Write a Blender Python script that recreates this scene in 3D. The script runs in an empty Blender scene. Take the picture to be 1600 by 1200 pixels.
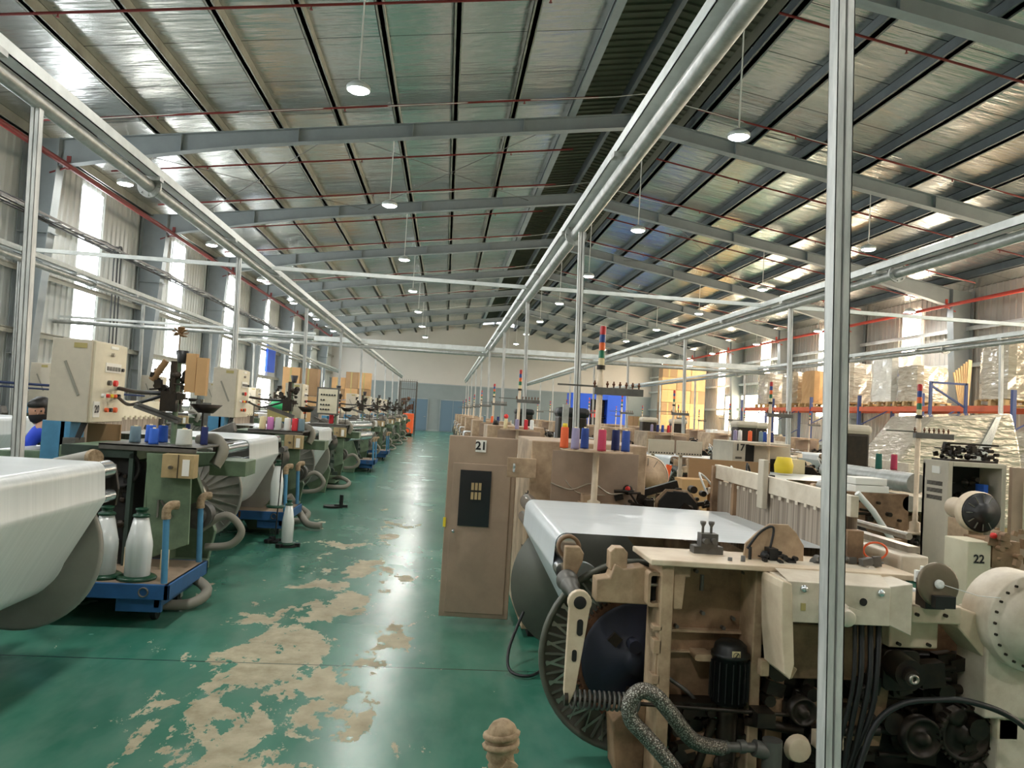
import bpy, math, random
from mathutils import Vector, Matrix
R = math.radians
sc = bpy.context.scene
col = sc.collection
random.seed(7)

# ---------------------------------------------------------------- camera
def make_camera():
    F = 1200.0
    Y = Vector((-105., -41., -F)).normalized()
    Z = Vector((.06, 1., 0.)); Z.z = -(Y.x*Z.x + Y.y*Z.y)/Y.z; Z.normalize()
    X = Y.cross(Z)
    cd = bpy.data.cameras.new('camera'); c = bpy.data.objects.new('camera', cd); col.objects.link(c)
    cd.sensor_fit = 'HORIZONTAL'; cd.sensor_width = 36.0; cd.lens = 36.0*F/1600.0
    cd.clip_start = .05; cd.clip_end = 300
    m = Matrix((X, Y, Z)).to_4x4(); m.translation = Vector((0, 0, 1.6))
    c.matrix_world = m
    sc.camera = c
make_camera()

# ---------------------------------------------------------------- world, exposure
w = bpy.data.worlds.new('sky'); sc.world = w; w.use_nodes = True
bg = w.node_tree.nodes['Background']; bg.inputs[0].default_value = (.86, .93, 1, 1); bg.inputs[1].default_value = 2.2
sc.view_settings.view_transform = 'Standard'; sc.view_settings.look = 'None'
sc.view_settings.gamma = 1; sc.view_settings.use_curve_mapping = False
sc.view_settings.exposure = 1.05
LAMP_W = 95.0       # light of one high-bay lamp
STRIP_L = 8.0       # daylight through the translucent wall strips
STRIP_R = 15.0

# ---------------------------------------------------------------- materials
MT = {}
def srgb(h):
    c = [int(h[i:i+2], 16)/255 for i in (0, 2, 4)]
    return tuple(x/12.92 if x <= .04045 else ((x+.055)/1.055)**2.4 for x in c) + (1,)
def mat(name, hexc, rough=.5, metal=0, dirt=None, amt=.5, scale=6, bump=0, bscale=40, emit=None, es=1, alpha=1, trans=0, coat=0, stretch=None, bdist=.02):
    m = bpy.data.materials.new(name); m.use_nodes = True
    nt = m.node_tree; b = nt.nodes['Principled BSDF']
    b.inputs['Base Color'].default_value = srgb(hexc)
    b.inputs['Roughness'].default_value = rough; b.inputs['Metallic'].default_value = metal
    if trans: b.inputs['Transmission Weight'].default_value = trans
    if coat: b.inputs['Coat Weight'].default_value = coat
    if alpha < 1: b.inputs['Alpha'].default_value = alpha
    if emit: b.inputs['Emission Color'].default_value = srgb(emit); b.inputs['Emission Strength'].default_value = es
    if dirt or bump:
        tc = nt.nodes.new('ShaderNodeTexCoord'); mp = nt.nodes.new('ShaderNodeMapping')
        nt.links.new(tc.outputs['Object'], mp.inputs[0])
        if stretch: mp.inputs['Scale'].default_value = stretch
    if dirt:
        n = nt.nodes.new('ShaderNodeTexNoise'); n.inputs['Scale'].default_value = scale; n.inputs['Detail'].default_value = 6
        n.inputs['Roughness'].default_value = .65
        nt.links.new(mp.outputs[0], n.inputs['Vector'])
        r = nt.nodes.new('ShaderNodeValToRGB'); r.color_ramp.elements[0].position = .38; r.color_ramp.elements[1].position = .72
        r.color_ramp.elements[0].color = (0, 0, 0, 1); r.color_ramp.elements[1].color = (amt, amt, amt, 1)
        nt.links.new(n.outputs['Fac'], r.inputs[0])
        mx = nt.nodes.new('ShaderNodeMix'); mx.data_type = 'RGBA'
        mx.inputs[6].default_value = srgb(hexc); mx.inputs[7].default_value = srgb(dirt)
        nt.links.new(r.outputs[0], mx.inputs[0]); nt.links.new(mx.outputs[2], b.inputs['Base Color'])
    if bump:
        n2 = nt.nodes.new('ShaderNodeTexNoise'); n2.inputs['Scale'].default_value = bscale; n2.inputs['Detail'].default_value = 3
        nt.links.new(mp.outputs[0], n2.inputs['Vector'])
        bp = nt.nodes.new('ShaderNodeBump'); bp.inputs['Strength'].default_value = bump; bp.inputs['Distance'].default_value = bdist
        nt.links.new(n2.outputs['Fac'], bp.inputs['Height']); nt.links.new(bp.outputs[0], b.inputs['Normal'])
    MT[name] = m
    return m
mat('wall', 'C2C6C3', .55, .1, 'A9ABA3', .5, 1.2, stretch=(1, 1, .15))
mat('wallback', 'C4BDB4', .7, 0, 'ADA69D', .3, .6)
mat('band', '848C8C', .6, 0, '737A7A', .4, 1)
mat('monitor', '6E6E5C', .7, .2, '55564A', .5, 2)
mat('frame', '939A9B', .5, .1, '7B8284', .5, 2)
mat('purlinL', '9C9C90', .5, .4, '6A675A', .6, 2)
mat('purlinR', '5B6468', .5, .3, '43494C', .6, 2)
mat('galv', 'BDBFBC', .4, .6, '8A8D89', .7, 9, bump=.08, bscale=25)
mat('galvpost', 'D6D6D2', .4, .15, '9A9E9D', .8, 7, stretch=(3, 3, .5))
mat('whitesteel', 'D6DBD9', .45, .2, 'A9ADA8', .6, 4)
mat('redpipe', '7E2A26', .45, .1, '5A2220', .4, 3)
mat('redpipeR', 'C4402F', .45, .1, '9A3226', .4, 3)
mat('cable', '1B1C1D', .5)
mat('wire', 'D9D9D2', .5)
mat('beige', 'BFA587', .5, .0, '6B4F38', .85, 5)
mat('beigelight', 'DCCBB2', .45, .0, 'A88C6C', .6, 5)
mat('beigedark', '9C7E61', .6, .0, '45301F', .9, 5)
mat('beigedoor', 'A8917D', .45, .1, '857466', .6, 4)
mat('offwhite', 'D6CCBA', .4, 0, '9C8B72', .6, 6)
mat('cabgrey', 'C2B8A6', .5, 0, 'A29B8C', .5, 5)
mat('cabcream', 'D8D0B8', .5, 0, 'BFB498', .5, 5)
mat('green', '71856A', .5, .0, '414F42', .7, 5)
mat('darkgreen', '3C4B42', .55, .1, '232A26', .7, 6)
mat('tan', 'B69F75', .5, 0, '8C754E', .6, 6)
mat('blue', '4E8DB4', .5, 0, '3A6784', .6, 5)
mat('bluedeep', '2B5E96', .5, 0, '26496E', .6, 6)
mat('bluenavy', '22335C', .5); mat('hubblue', '0E1328', .6, 0, '0A0B10', .7, 9)
mat('black', '1A1A1A', .45)
mat('blackmetal', '26231F', .45, .5, '4A3C2E', .6, 9)
mat('interior', '191816', .8, 0, '2A2621', .6, 10)
mat('steel', 'A9A59D', .3, .9, '6E665A', .6, 10)
mat('castgrey', '6F6D68', .5, .5, '4A4743', .7, 8)
mat('discbrown', '7D7260', .4, .5, '5A503F', .6, 5)
mat('disc', 'A29F98', .42, .3, '85817A', .5, 3)
mat('discdark', '63645A', .45, .2, '4A4B44', .6, 3)
mat('rust', '6B4630', .7, .3, '3C2A1E', .7, 14)
mat('chrome', 'D4D8DA', .22, .9, 'A9AFB2', .3, 8)
mat('package', 'E4EBEA', .35, .05, 'D3DCDB', .4, 2, stretch=(.3, 12, .3))
mat('board', '8C7A66', .7, 0, '6E5E4C', .6, 8)
mat('carton', 'C29A6A', .75, 0, 'A8835A', .5, 3)
mat('cartondark', '9A7B58', .75, 0, '84694A', .5, 3)
mat('wood', 'C7A878', .7, 0, '9F8259', .5, 4)
mat('film', 'C2B8A6', .14, .2, '94897A', .7, 2, bump=.8, bscale=3.2, coat=1, stretch=(1, 1, 4), bdist=.06)
mat('filmwhite', 'E6E4DC', .2, .1, 'BFBAB0', .6, 3, bump=.5, bscale=8, coat=.6, stretch=(1, 1, 4))
mat('rackorange', 'D0603A', .5, 0, 'A54B2E', .5, 4)
mat('rackblue', '3E4F80', .5)
mat('paper', 'EDEAE2', .6)
mat('ink', '15151A', .5)
mat('red', 'D8302C', .4)
mat('lampred', 'B02A2C', .3); mat('lampblue', '24407E', .3); mat('lamporange', 'D9602A', .3); mat('lampgreen', '1E6A4C', .3)
mat('yellow', 'E0C62E', .5)
mat('orange', 'E8602C', .5)
mat('skin', 'B98C74', .5)
mat('hair', '16130F', .5)
mat('shirt', '2A4BD0', .7)
mat('trouser', '22242C', .8)
mat('mask', '1C1C1E', .8)
mat('glass', '1B1F24', .12)
mat('bottlegreen', '17432F', .3)
mat('tape', 'A89A62', .6)
mat('tubewood', '8A6A48', .7)
mat('cloth', 'A99478', .9, 0, '6A553C', .9, 40)
mat('hose', '8B877B', .6)
mat('doorblue', '5C7384', .5)
mat('tarp', '1F4FC0', .6)
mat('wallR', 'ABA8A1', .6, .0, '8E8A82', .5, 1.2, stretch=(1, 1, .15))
mat('greenplastic', '3FBF7A', .5)
for nm, hx in (('c_blue', '2F62C8'), ('c_slate', '6D8490'), ('c_navy', '1E2A62'), ('c_grey', 'C3C6BE'), ('c_red', 'D4343E'), ('c_pink', 'C77BB8'),
               ('c_orange', 'E8683A'), ('c_lilac', '9890B0'), ('c_white', 'E8E8E4'), ('c_cream', 'DCCBA0'), ('c_crimson', 'B83A58'), ('c_royal', '2C4C9A'), ('c_teal', '1E5A4E')):
    mat(nm, hx, .75, bump=.3, bscale=90, stretch=(.3, .3, 4))

def nodes_of(m): return m.node_tree.nodes, m.node_tree.links
# hose with braid
def braid():
    m = mat('braid', 'C8C6BE', .3, .6); N, L = nodes_of(m); b = N['Principled BSDF']
    tc = N.new('ShaderNodeTexCoord'); 
    v = N.new('ShaderNodeTexVoronoi'); v.inputs['Scale'].default_value = 150
    L.new(tc.outputs['Object'], v.inputs['Vector'])
    bp = N.new('ShaderNodeBump'); bp.inputs['Strength'].default_value = .8; bp.inputs['Distance'].default_value = .004
    L.new(v.outputs['Distance'], bp.inputs['Height']); L.new(bp.outputs[0], b.inputs['Normal'])
    r = N.new('ShaderNodeValToRGB'); r.color_ramp.elements[0].color = srgb('E6E3DA'); r.color_ramp.elements[1].color = srgb('5A564E'); r.color_ramp.elements[1].position = .5
    L.new(v.outputs['Distance'], r.inputs[0]); L.new(r.outputs[0], b.inputs['Base Color'])
braid()
# warp yarn sheet: fine threads
def yarn(name, c0, c1, rough, axis_scale, alpha=1):
    m = mat(name, c0, rough, .0); N, L = nodes_of(m); b = N['Principled BSDF']
    tc = N.new('ShaderNodeTexCoord'); mp = N.new('ShaderNodeMapping'); mp.inputs['Scale'].default_value = axis_scale
    n = N.new('ShaderNodeTexNoise'); n.inputs['Scale'].default_value = 1; n.inputs['Detail'].default_value = 4
    L.new(tc.outputs['Object'], mp.inputs[0]); L.new(mp.outputs[0], n.inputs['Vector'])
    r = N.new('ShaderNodeValToRGB'); r.color_ramp.elements[0].position = .35; r.color_ramp.elements[1].position = .65
    r.color_ramp.elements[0].color = srgb(c1); r.color_ramp.elements[1].color = srgb(c0)
    L.new(n.outputs['Fac'], r.inputs[0]); L.new(r.outputs[0], b.inputs['Base Color'])
    b.inputs['Specular IOR Level'].default_value = .6
    b.inputs['Anisotropic'].default_value = .5
    if alpha < 1:
        r2 = N.new('ShaderNodeValToRGB'); r2.color_ramp.elements[0].position = .42; r2.color_ramp.elements[1].position = .55
        r2.color_ramp.elements[0].color = (alpha, alpha, alpha, 1); r2.color_ramp.elements[1].color = (1, 1, 1, 1)
        L.new(n.outputs['Fac'], r2.inputs[0]); L.new(r2.outputs[0], b.inputs['Alpha'])
    return m
yarn('yarn', 'DCE1E3', 'D2D8DA', .28, (.5, 40, .5))
yarn('heddle', 'A89A8A', '85786A', .5, (60, 60, .6), .8)
yarn('thread', 'E6E9E8', 'DADEDC', .22, (20, 20, .4))
# ceiling foil
def foil(name='foil'):
    m = mat(name, 'D6D8D4', .24, .92); N, L = nodes_of(m); b = N['Principled BSDF']
    tc = N.new('ShaderNodeTexCoord')
    mp = N.new('ShaderNodeMapping'); mp.inputs['Scale'].default_value = (.9, 3.2, 1)
    n = N.new('ShaderNodeTexNoise'); n.inputs['Scale'].default_value = 1.1; n.inputs['Detail'].default_value = 3; n.inputs['Roughness'].default_value = .5
    L.new(tc.outputs['Object'], mp.inputs[0]); L.new(mp.outputs[0], n.inputs['Vector'])
    mp2 = N.new('ShaderNodeMapping'); mp2.inputs['Scale'].default_value = (1.5, 14, 1)
    n2 = N.new('ShaderNodeTexNoise'); n2.inputs['Scale'].default_value = 1.; n2.inputs['Detail'].default_value = 2
    L.new(tc.outputs['Object'], mp2.inputs[0]); L.new(mp2.outputs[0], n2.inputs['Vector'])
    ad = N.new('ShaderNodeMath'); ad.operation = 'MULTIPLY_ADD'; ad.inputs[1].default_value = .3
    L.new(n2.outputs['Fac'], ad.inputs[0]); L.new(n.outputs['Fac'], ad.inputs[2])
    bp = N.new('ShaderNodeBump'); bp.inputs['Strength'].default_value = .3; bp.inputs['Distance'].default_value = .1
    L.new(ad.outputs[0], bp.inputs['Height']); L.new(bp.outputs[0], b.inputs['Normal'])
    # dark lap seams across the bays
    sp = N.new('ShaderNodeSeparateXYZ'); L.new(tc.outputs['Object'], sp.inputs[0])
    mm = N.new('ShaderNodeMath'); mm.operation = 'WRAP'; mm.inputs[1].default_value = 0; mm.inputs[2].default_value = 1.55
    L.new(sp.outputs['Y'], mm.inputs[0])
    lt = N.new('ShaderNodeMath'); lt.operation = 'LESS_THAN'; lt.inputs[1].default_value = .022; L.new(mm.outputs[0], lt.inputs[0])
    mx = N.new('ShaderNodeMix'); mx.data_type = 'RGBA'; mx.inputs[6].default_value = srgb('D6D8D4'); mx.inputs[7].default_value = srgb('4C524F')
    L.new(lt.outputs[0], mx.inputs[0]); L.new(mx.outputs[2], b.inputs['Base Color'])
    return m
foil()
# floor: glossy green epoxy with worn patches down to the concrete
def floor_mat():
    m = mat('floor', '1F6A55', .22, 0); N, L = nodes_of(m); b = N['Principled BSDF']; b.inputs['Specular IOR Level'].default_value = .36
    tc = N.new('ShaderNodeTexCoord'); sp = N.new('ShaderNodeSeparateXYZ'); L.new(tc.outputs['Object'], sp.inputs[0])
    def M(op, a, bb=None, c=None, cl=False):
        x = N.new('ShaderNodeMath'); x.operation = op; x.use_clamp = cl
        for i, v in enumerate((a, bb, c)):
            if v is None: continue
            if isinstance(v, (int, float)): x.inputs[i].default_value = v
            else: L.new(v, x.inputs[i])
        return x.outputs[0]
    def noise(s, d=5, rg=.6, sc3=None, dist=0):
        n = N.new('ShaderNodeTexNoise'); n.inputs['Scale'].default_value = s; n.inputs['Detail'].default_value = d; n.inputs['Roughness'].default_value = rg
        n.inputs['Distortion'].default_value = dist
        if sc3:
            mp = N.new('ShaderNodeMapping'); mp.inputs['Scale'].default_value = sc3; L.new(tc.outputs['Object'], mp.inputs[0]); L.new(mp.outputs[0], n.inputs['Vector'])
        else: L.new(tc.outputs['Object'], n.inputs['Vector'])
        return n.outputs['Fac']
    # where the traffic goes: a lane along the aisle
    dx = M('ABSOLUTE', M('ADD', sp.outputs['X'], .82))
    lane = M('SUBTRACT', 1, M('DIVIDE', dx, 1.15), None, True)
    fy = M('SUBTRACT', 1, M('MULTIPLY', M('SUBTRACT', sp.outputs['Y'], 4.), .09, None), None, True)
    lane = M('MULTIPLY', lane, fy)
    n1 = noise(2.3, 10, .67, (1, .55, 1), .2)
    v = M('ADD', n1, M('MULTIPLY', lane, .235))
    ramp = N.new('ShaderNodeValToRGB'); ramp.color_ramp.elements[0].position = .665; ramp.color_ramp.elements[1].position = .672
    L.new(v, ramp.inputs[0]); worn = ramp.outputs[0]
    # small chips
    n3 = noise(9, 3, .5); far = M('MULTIPLY', M('GREATER_THAN', n3, .735), M('GREATER_THAN', lane, .02))
    worn2 = M('MAXIMUM', worn, far)
    # green tones
    g = N.new('ShaderNodeValToRGB'); e = g.color_ramp.elements
    e[0].position = .3; e[0].color = srgb('1C604E'); e[1].position = .75; e[1].color = srgb('578C78')
    L.new(noise(1.1, 5, .6, (1, .5, 1)), g.inputs[0])
    g2 = N.new('ShaderNodeMix'); g2.data_type = 'RGBA'; g2.inputs[7].default_value = srgb('6C8B7C')
    L.new(M('MULTIPLY', M('SUBTRACT', noise(3, 4, .55, (1.6, .6, 1)), .45, None, True), 1.6, None, True), g2.inputs[0]); L.new(g.outputs[0], g2.inputs[6])
    cc = N.new('ShaderNodeValToRGB'); e = cc.color_ramp.elements
    e[0].position = .3; e[0].color = srgb('8A8064'); e[1].position = .7; e[1].color = srgb('BDB499'); L.new(noise(6, 6, .7), cc.inputs[0])
    mx = N.new('ShaderNodeMix'); mx.data_type = 'RGBA'; L.new(worn2, mx.inputs[0]); L.new(g2.outputs[2], mx.inputs[6]); L.new(cc.outputs[0], mx.inputs[7])
    # saw-cut joints every 4.4 m
    wr = N.new('ShaderNodeMath'); wr.operation = 'WRAP'; wr.inputs[1].default_value = 0; wr.inputs[2].default_value = 4.4
    L.new(M('SUBTRACT', sp.outputs['Y'], .43), wr.inputs[0]); jl = M('LESS_THAN', wr.outputs[0], .012)
    mj = N.new('ShaderNodeMix'); mj.data_type = 'RGBA'; L.new(jl, mj.inputs[0]); L.new(mx.outputs[2], mj.inputs[6]); mj.inputs[7].default_value = srgb('12352C')
    L.new(mj.outputs[2], b.inputs['Base Color'])
    ro = M('ADD', M('MULTIPLY', noise(1.2, 3, .5), .16), .17); ro = M('ADD', ro, M('MULTIPLY', worn2, .35)); L.new(ro, b.inputs['Roughness'])
    bp = N.new('ShaderNodeBump'); bp.inputs['Strength'].default_value = .25; bp.inputs['Distance'].default_value = .002; bp.invert = True
    L.new(worn2, bp.inputs['Height'])
    nb = noise(.9, 2, .5); bp2 = N.new('ShaderNodeBump'); bp2.inputs['Strength'].default_value = .03; bp2.inputs['Distance'].default_value = .03
    L.new(nb, bp2.inputs['Height']); L.new(bp2.outputs[0], bp.inputs['Normal']); L.new(bp.outputs[0], b.inputs['Normal'])
floor_mat()
def emis(name, hexc, s):
    m = bpy.data.materials.new(name); m.use_nodes = True; nt = m.node_tree; nt.nodes.clear()
    e = nt.nodes.new('ShaderNodeEmission'); o = nt.nodes.new('ShaderNodeOutputMaterial'); e.inputs[0].default_value = srgb(hexc); e.inputs[1].default_value = s
    nt.links.new(e.outputs[0], o.inputs[0]); MT[name] = m
emis('stripL', 'F4FBFF', STRIP_L); emis('stripR', 'FFEACC', STRIP_R); emis('window', 'FFFDF4', STRIP_L); emis('led', 'F6FBFF', 28)
emis('doorway', 'FFE9C8', STRIP_R*.6)

# ---------------------------------------------------------------- mesh builder (world coordinates)
class MB:
    def __init__(s): s.v = []; s.f = []; s.sm = []
    def add(s, vs, fs, smooth=False):
        n = len(s.v); s.v += [tuple(v) for v in vs]; s.f += [tuple(i+n for i in f) for f in fs]; s.sm += [smooth]*len(fs); return s
    def box(s, x0, x1, y0, y1, z0, z1):
        vs = [(x, y, z) for z in (z0, z1) for y in (y0, y1) for x in (x0, x1)]
        return s.add(vs, [(0, 2, 3, 1), (4, 5, 7, 6), (0, 1, 5, 4), (2, 6, 7, 3), (0, 4, 6, 2), (1, 3, 7, 5)])
    def obox(s, c, size, rz=0, ry=0, rx=0):
        m = Matrix.Rotation(rz, 3, 'Z') @ Matrix.Rotation(ry, 3, 'Y') @ Matrix.Rotation(rx, 3, 'X')
        c = Vector(c); a, b, d = [q/2 for q in size]
        vs = [c + m @ Vector((x, y, z)) for z in (-d, d) for y in (-b, b) for x in (-a, a)]
        return s.add(vs, [(0, 2, 3, 1), (4, 5, 7, 6), (0, 1, 5, 4), (2, 6, 7, 3), (0, 4, 6, 2), (1, 3, 7, 5)])
    def beam(s, p0, p1, wd, ht):
        p0, p1 = Vector(p0), Vector(p1); d = (p1-p0).normalized(); up = Vector((0, 0, 1)) if abs(d.z) < .9 else Vector((0, 1, 0))
        a = d.cross(up).normalized()*wd/2; b = a.cross(d).normalized()*ht/2
        vs = [p + i*a + j*b for p in (p0, p1) for i, j in ((-1, -1), (1, -1), (1, 1), (-1, 1))]
        return s.add(vs, [(0, 1, 2, 3), (7, 6, 5, 4), (0, 4, 5, 1), (1, 5, 6, 2), (2, 6, 7, 3), (3, 7, 4, 0)])
    def ring(s, c, d, r, seg):
        d = Vector(d).normalized(); up = Vector((0, 0, 1)) if abs(d.z) < .9 else Vector((1, 0, 0))
        a = d.cross(up).normalized(); b = d.cross(a).normalized()
        return [Vector(c) + r*(math.cos(2*math.pi*i/seg)*a + math.sin(2*math.pi*i/seg)*b) for i in range(seg)]
    def lathe(s, prof, o, d, seg=20):
        """prof: (radius, height along d)"""
        o = Vector(o); d = Vector(d).normalized(); n0 = len(s.v); vs = []
        for r, h in prof: vs += s.ring(o + d*h, d, max(r, 1e-5), seg)
        fs = []
        for k in range(len(prof)-1):
            for i in range(seg):
                j = (i+1) % seg; fs.append((k*seg+i, k*seg+j, (k+1)*seg+j, (k+1)*seg+i))
        s.add(vs, fs, True)
        return s
    def cyl(s, p0, p1, r, r1=None, seg=16, caps=True):
        p0, p1 = Vector(p0), Vector(p1); d = p1-p0; r1 = r if r1 is None else r1
        A = s.ring(p0, d, r, seg); B = s.ring(p1, d, r1, seg)
        s.add(A+B, [(i, (i+1) % seg, seg+(i+1) % seg, seg+i) for i in range(seg)], True)
        if caps: s.add(A, [tuple(range(seg))[::-1]]); s.add(B, [tuple(range(seg))])
        return s
    def tube(s, pts, r, seg=8, closed=False):
        P = [Vector(p) for p in pts]; n = len(P); vs = []
        up = None
        for i, p in enumerate(P):
            d = (P[min(i+1, n-1)] - P[max(i-1, 0)]).normalized()
            if up is None: up = Vector((0, 0, 1)) if abs(d.z) < .9 else Vector((1, 0, 0))
            a = d.cross(up).normalized(); b = a.cross(d).normalized(); up = b
            rr = r[i] if isinstance(r, (list, tuple)) else r
            vs += [p + rr*(math.cos(2*math.pi*k/seg)*a + math.sin(2*math.pi*k/seg)*b) for k in range(seg)]
        fs = [(i*seg+k, i*seg+(k+1) % seg, (i+1)*seg+(k+1) % seg, (i+1)*seg+k) for i in range(n-1) for k in range(seg)]
        s.add(vs, fs, True); s.add(vs[:seg], [tuple(range(seg))]); s.add(vs[-seg:], [tuple(range(seg))[::-1]])
        return s
    def prism(s, pts, y0, y1):
        """pts: (x,z) outline, extruded along y"""
        n = len(pts); vs = [(x, y0, z) for x, z in pts] + [(x, y1, z) for x, z in pts]
        return s.add(vs, [tuple(range(n)), tuple(range(2*n-1, n-1, -1))] + [(i, n+i, n+(i+1) % n, (i+1) % n) for i in range(n)])
    def prismx(s, pts, x0, x1):
        n = len(pts); vs = [(x0, y, z) for y, z in pts] + [(x1, y, z) for y, z in pts]
        return s.add(vs, [tuple(range(n)), tuple(range(2*n-1, n-1, -1))] + [(i, n+i, n+(i+1) % n, (i+1) % n) for i in range(n)])
    def ball(s, c, r, seg=12, sz=1):
        return s.lathe([(r*math.sin(math.pi*i/8), -r*sz*math.cos(math.pi*i/8)) for i in range(9)], c, (0, 0, 1), seg)
    def strip(s, prof, y0, y1, ny=1, fn=None):
        """open sheet: (x,z) profile swept along y"""
        n = len(prof); vs = []
        for j in range(ny+1):
            y = y0 + (y1-y0)*j/ny
            vs += [(x, y, z) for x, z in prof]
        return s.add(vs, [(j*n+i, j*n+i+1, (j+1)*n+i+1, (j+1)*n+i) for j in range(ny) for i in range(n-1)], True)

def smooth_path(pts, n=6):
    P = [Vector(p) for p in pts]; out = []
    for i in range(len(P)-1):
        a, b, c, d = P[max(i-1, 0)], P[i], P[i+1], P[min(i+2, len(P)-1)]
        for k in range(n):
            t = k/n; out.append(.5*((2*b) + (c-a)*t + (2*a-5*b+4*c-d)*t*t + (3*b-a-3*c+d)*t**3))
    out.append(P[-1]); return out

ORG = {}
def mesh_obj(name, mb, m, parent=None, bevel=0, origin=None):
    o0 = Vector(origin) if origin is not None else (ORG[parent.name] if parent else Vector((0, 0, 0)))
    me = bpy.data.meshes.new(name)
    me.from_pydata([tuple(Vector(v)-o0) for v in mb.v], [], mb.f); me.polygons.foreach_set('use_smooth', mb.sm)
    me.materials.append(MT[m]); me.update()
    o = bpy.data.objects.new(name, me); col.objects.link(o)
    if parent: o.parent = parent
    else: o.location = o0
    ORG[o.name] = o0
    if bevel:
        b = o.modifiers.new('bevel', 'BEVEL'); b.width = bevel; b.segments = 2; b.limit_method = 'ANGLE'; b.angle_limit = R(50)
    return o
def tag(o, label, cat, group=None):
    o['label'] = label; o['category'] = cat
    if group: o['group'] = group
    return o
def thing(name, label, cat, loc, group=None):
    o = bpy.data.objects.new(name, None); col.objects.link(o); o.location = loc; o.empty_display_size = .1
    ORG[o.name] = Vector(loc); return tag(o, label, cat, group)
def single(name, label, cat, mb, m, group=None, bevel=0, origin=None):
    o = mesh_obj(name, mb, m, None, bevel, origin); return tag(o, label, cat, group)
def struct(name, mb, m, parent=None):
    o = mesh_obj(name, mb, m, parent)
    if not parent: o['kind'] = 'structure'
    return o
KIDS = {}
def dup(o, dx=0, dy=0, dz=0, label=None, group=None, skip=()):
    def rec(src, par):
        c = src.copy(); col.objects.link(c)
        if par: c.parent = par
        for ch in src.children:
            if ch.name.split('.')[0] in skip: continue
            rec(ch, c)
        return c
    c = rec(o, None); c.location = o.location + Vector((dx, dy, dz))
    ORG[c.name] = ORG[o.name] + Vector((dx, dy, dz))
    if label: c['label'] = label
    if group: c['group'] = group
    return c
ORD = ['first', 'second', 'third', 'fourth', 'fifth', 'sixth', 'seventh', 'eighth', 'ninth', 'tenth', 'eleventh', 'twelfth', 'thirteenth', 'fourteenth', 'fifteenth', 'sixteenth', 'seventeenth', 'eighteenth', 'nineteenth', 'twentieth', 'twenty-first', 'twenty-second', 'twenty-third']
def text_part(name, s, parent, loc, size, rot, m='ink'):
    cu = bpy.data.curves.new(name, 'FONT'); cu.body = s; cu.size = size; cu.align_x = 'CENTER'; cu.align_y = 'CENTER'; cu.extrude = .0006; cu.offset = size*.025
    tmp = bpy.data.objects.new(name, cu); me = bpy.data.meshes.new_from_object(tmp); bpy.data.objects.remove(tmp)
    me.materials.clear(); me.materials.append(MT[m]); o = bpy.data.objects.new(name, me); col.objects.link(o); o.parent = parent
    o.location = Vector(loc) - ORG[parent.name]; o.rotation_euler = rot; ORG[o.name] = ORG[parent.name]; return o
# ================================================================ the hall
XL, XR, YB, YF, XM = -8.6, 15.6, 57.5, -7.0, 3.55
def top(x): return 8.08 - .138*(XM-x) if x < XM else 8.08 - .172*(x-XM)     # plane the purlins lie on
BAY = 5.93; RY = [9.85 + BAY*k for k in range(8)]
fl = MB(); fl.box(XL-.1, XR+.1, YF, YB+.1, -.1, 0); struct('floor', fl, 'floor')

def corrugated(axis, p, a0, a1, z0, z1, inward, pitch=.25, dep=.03):
    """ribbed sheet wall standing in the plane axis=p"""
    mb = MB(); prof = []
    a = a0
    while a < a1:
        prof += [(a, 0), (min(a+pitch*.62, a1), 0), (min(a+pitch*.72, a1), dep), (min(a+pitch*.9, a1), dep)]
        a += pitch
    prof.append((a1, 0)); vs = []
    for z in (z0, z1):
        for q, d in prof:
            vs.append((p+inward*d, q, z) if axis == 'x' else (q, p+inward*d, z))
    n = len(prof)
    mb.add(vs, [(i, i+1, n+i+1, n+i) for i in range(n-1)])
    if axis == 'x': mb.box(min(p-inward*.01, p-inward*.06), max(p-inward*.01, p-inward*.06), a0, a1, z0, z1)
    else: mb.box(a0, a1, min(p, p-inward*.06), max(p, p-inward*.06), z0, z1)
    return mb
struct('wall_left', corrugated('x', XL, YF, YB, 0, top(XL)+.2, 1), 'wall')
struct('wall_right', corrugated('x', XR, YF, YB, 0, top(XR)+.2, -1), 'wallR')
mb = MB(); mb.prism([(XL, 3.5), (XL, top(XL)+.25), (XM, top(XM)+.25), (XR, top(XR)+.25), (XR, 3.5)], YB, YB+.1); struct('wall_back', mb, 'wallback')
mb = MB(); mb.box(XL, XR, YB-.06, YB+.1, 0, 3.45); struct('wall_back_lower', mb, 'band')
mb = MB(); mb.box(XL, XR, YB-.1, YB-.0, 3.45, 3.52); struct('trim_1', mb, 'frame')
mb = MB(); mb.prism([(XL, 0), (XL, top(XL)+.25), (XM, top(XM)+.25), (XR, top(XR)+.25), (XR, 0)], YF-.1, YF); struct('wall_front', mb, 'wallback')

mb = MB()
def slab(x0, x1, up, m_):
    mb.prism([(x0, top(x0)+up), (x1, top(x1)+up), (x1, top(x1)+up+.05), (x0, top(x0)+up+.05)], YF, YB)
slab(XL-.05, 2.3, .2, 0); struct('ceiling', mb, 'foil')
mb = MB(); mb.prism([(4.8, top(4.8)+.2), (XR+.05, top(XR)+.2), (XR+.05, top(XR)+.25), (4.8, top(4.8)+.25)], YF, YB); struct('ceiling', mb, 'foil')
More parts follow.
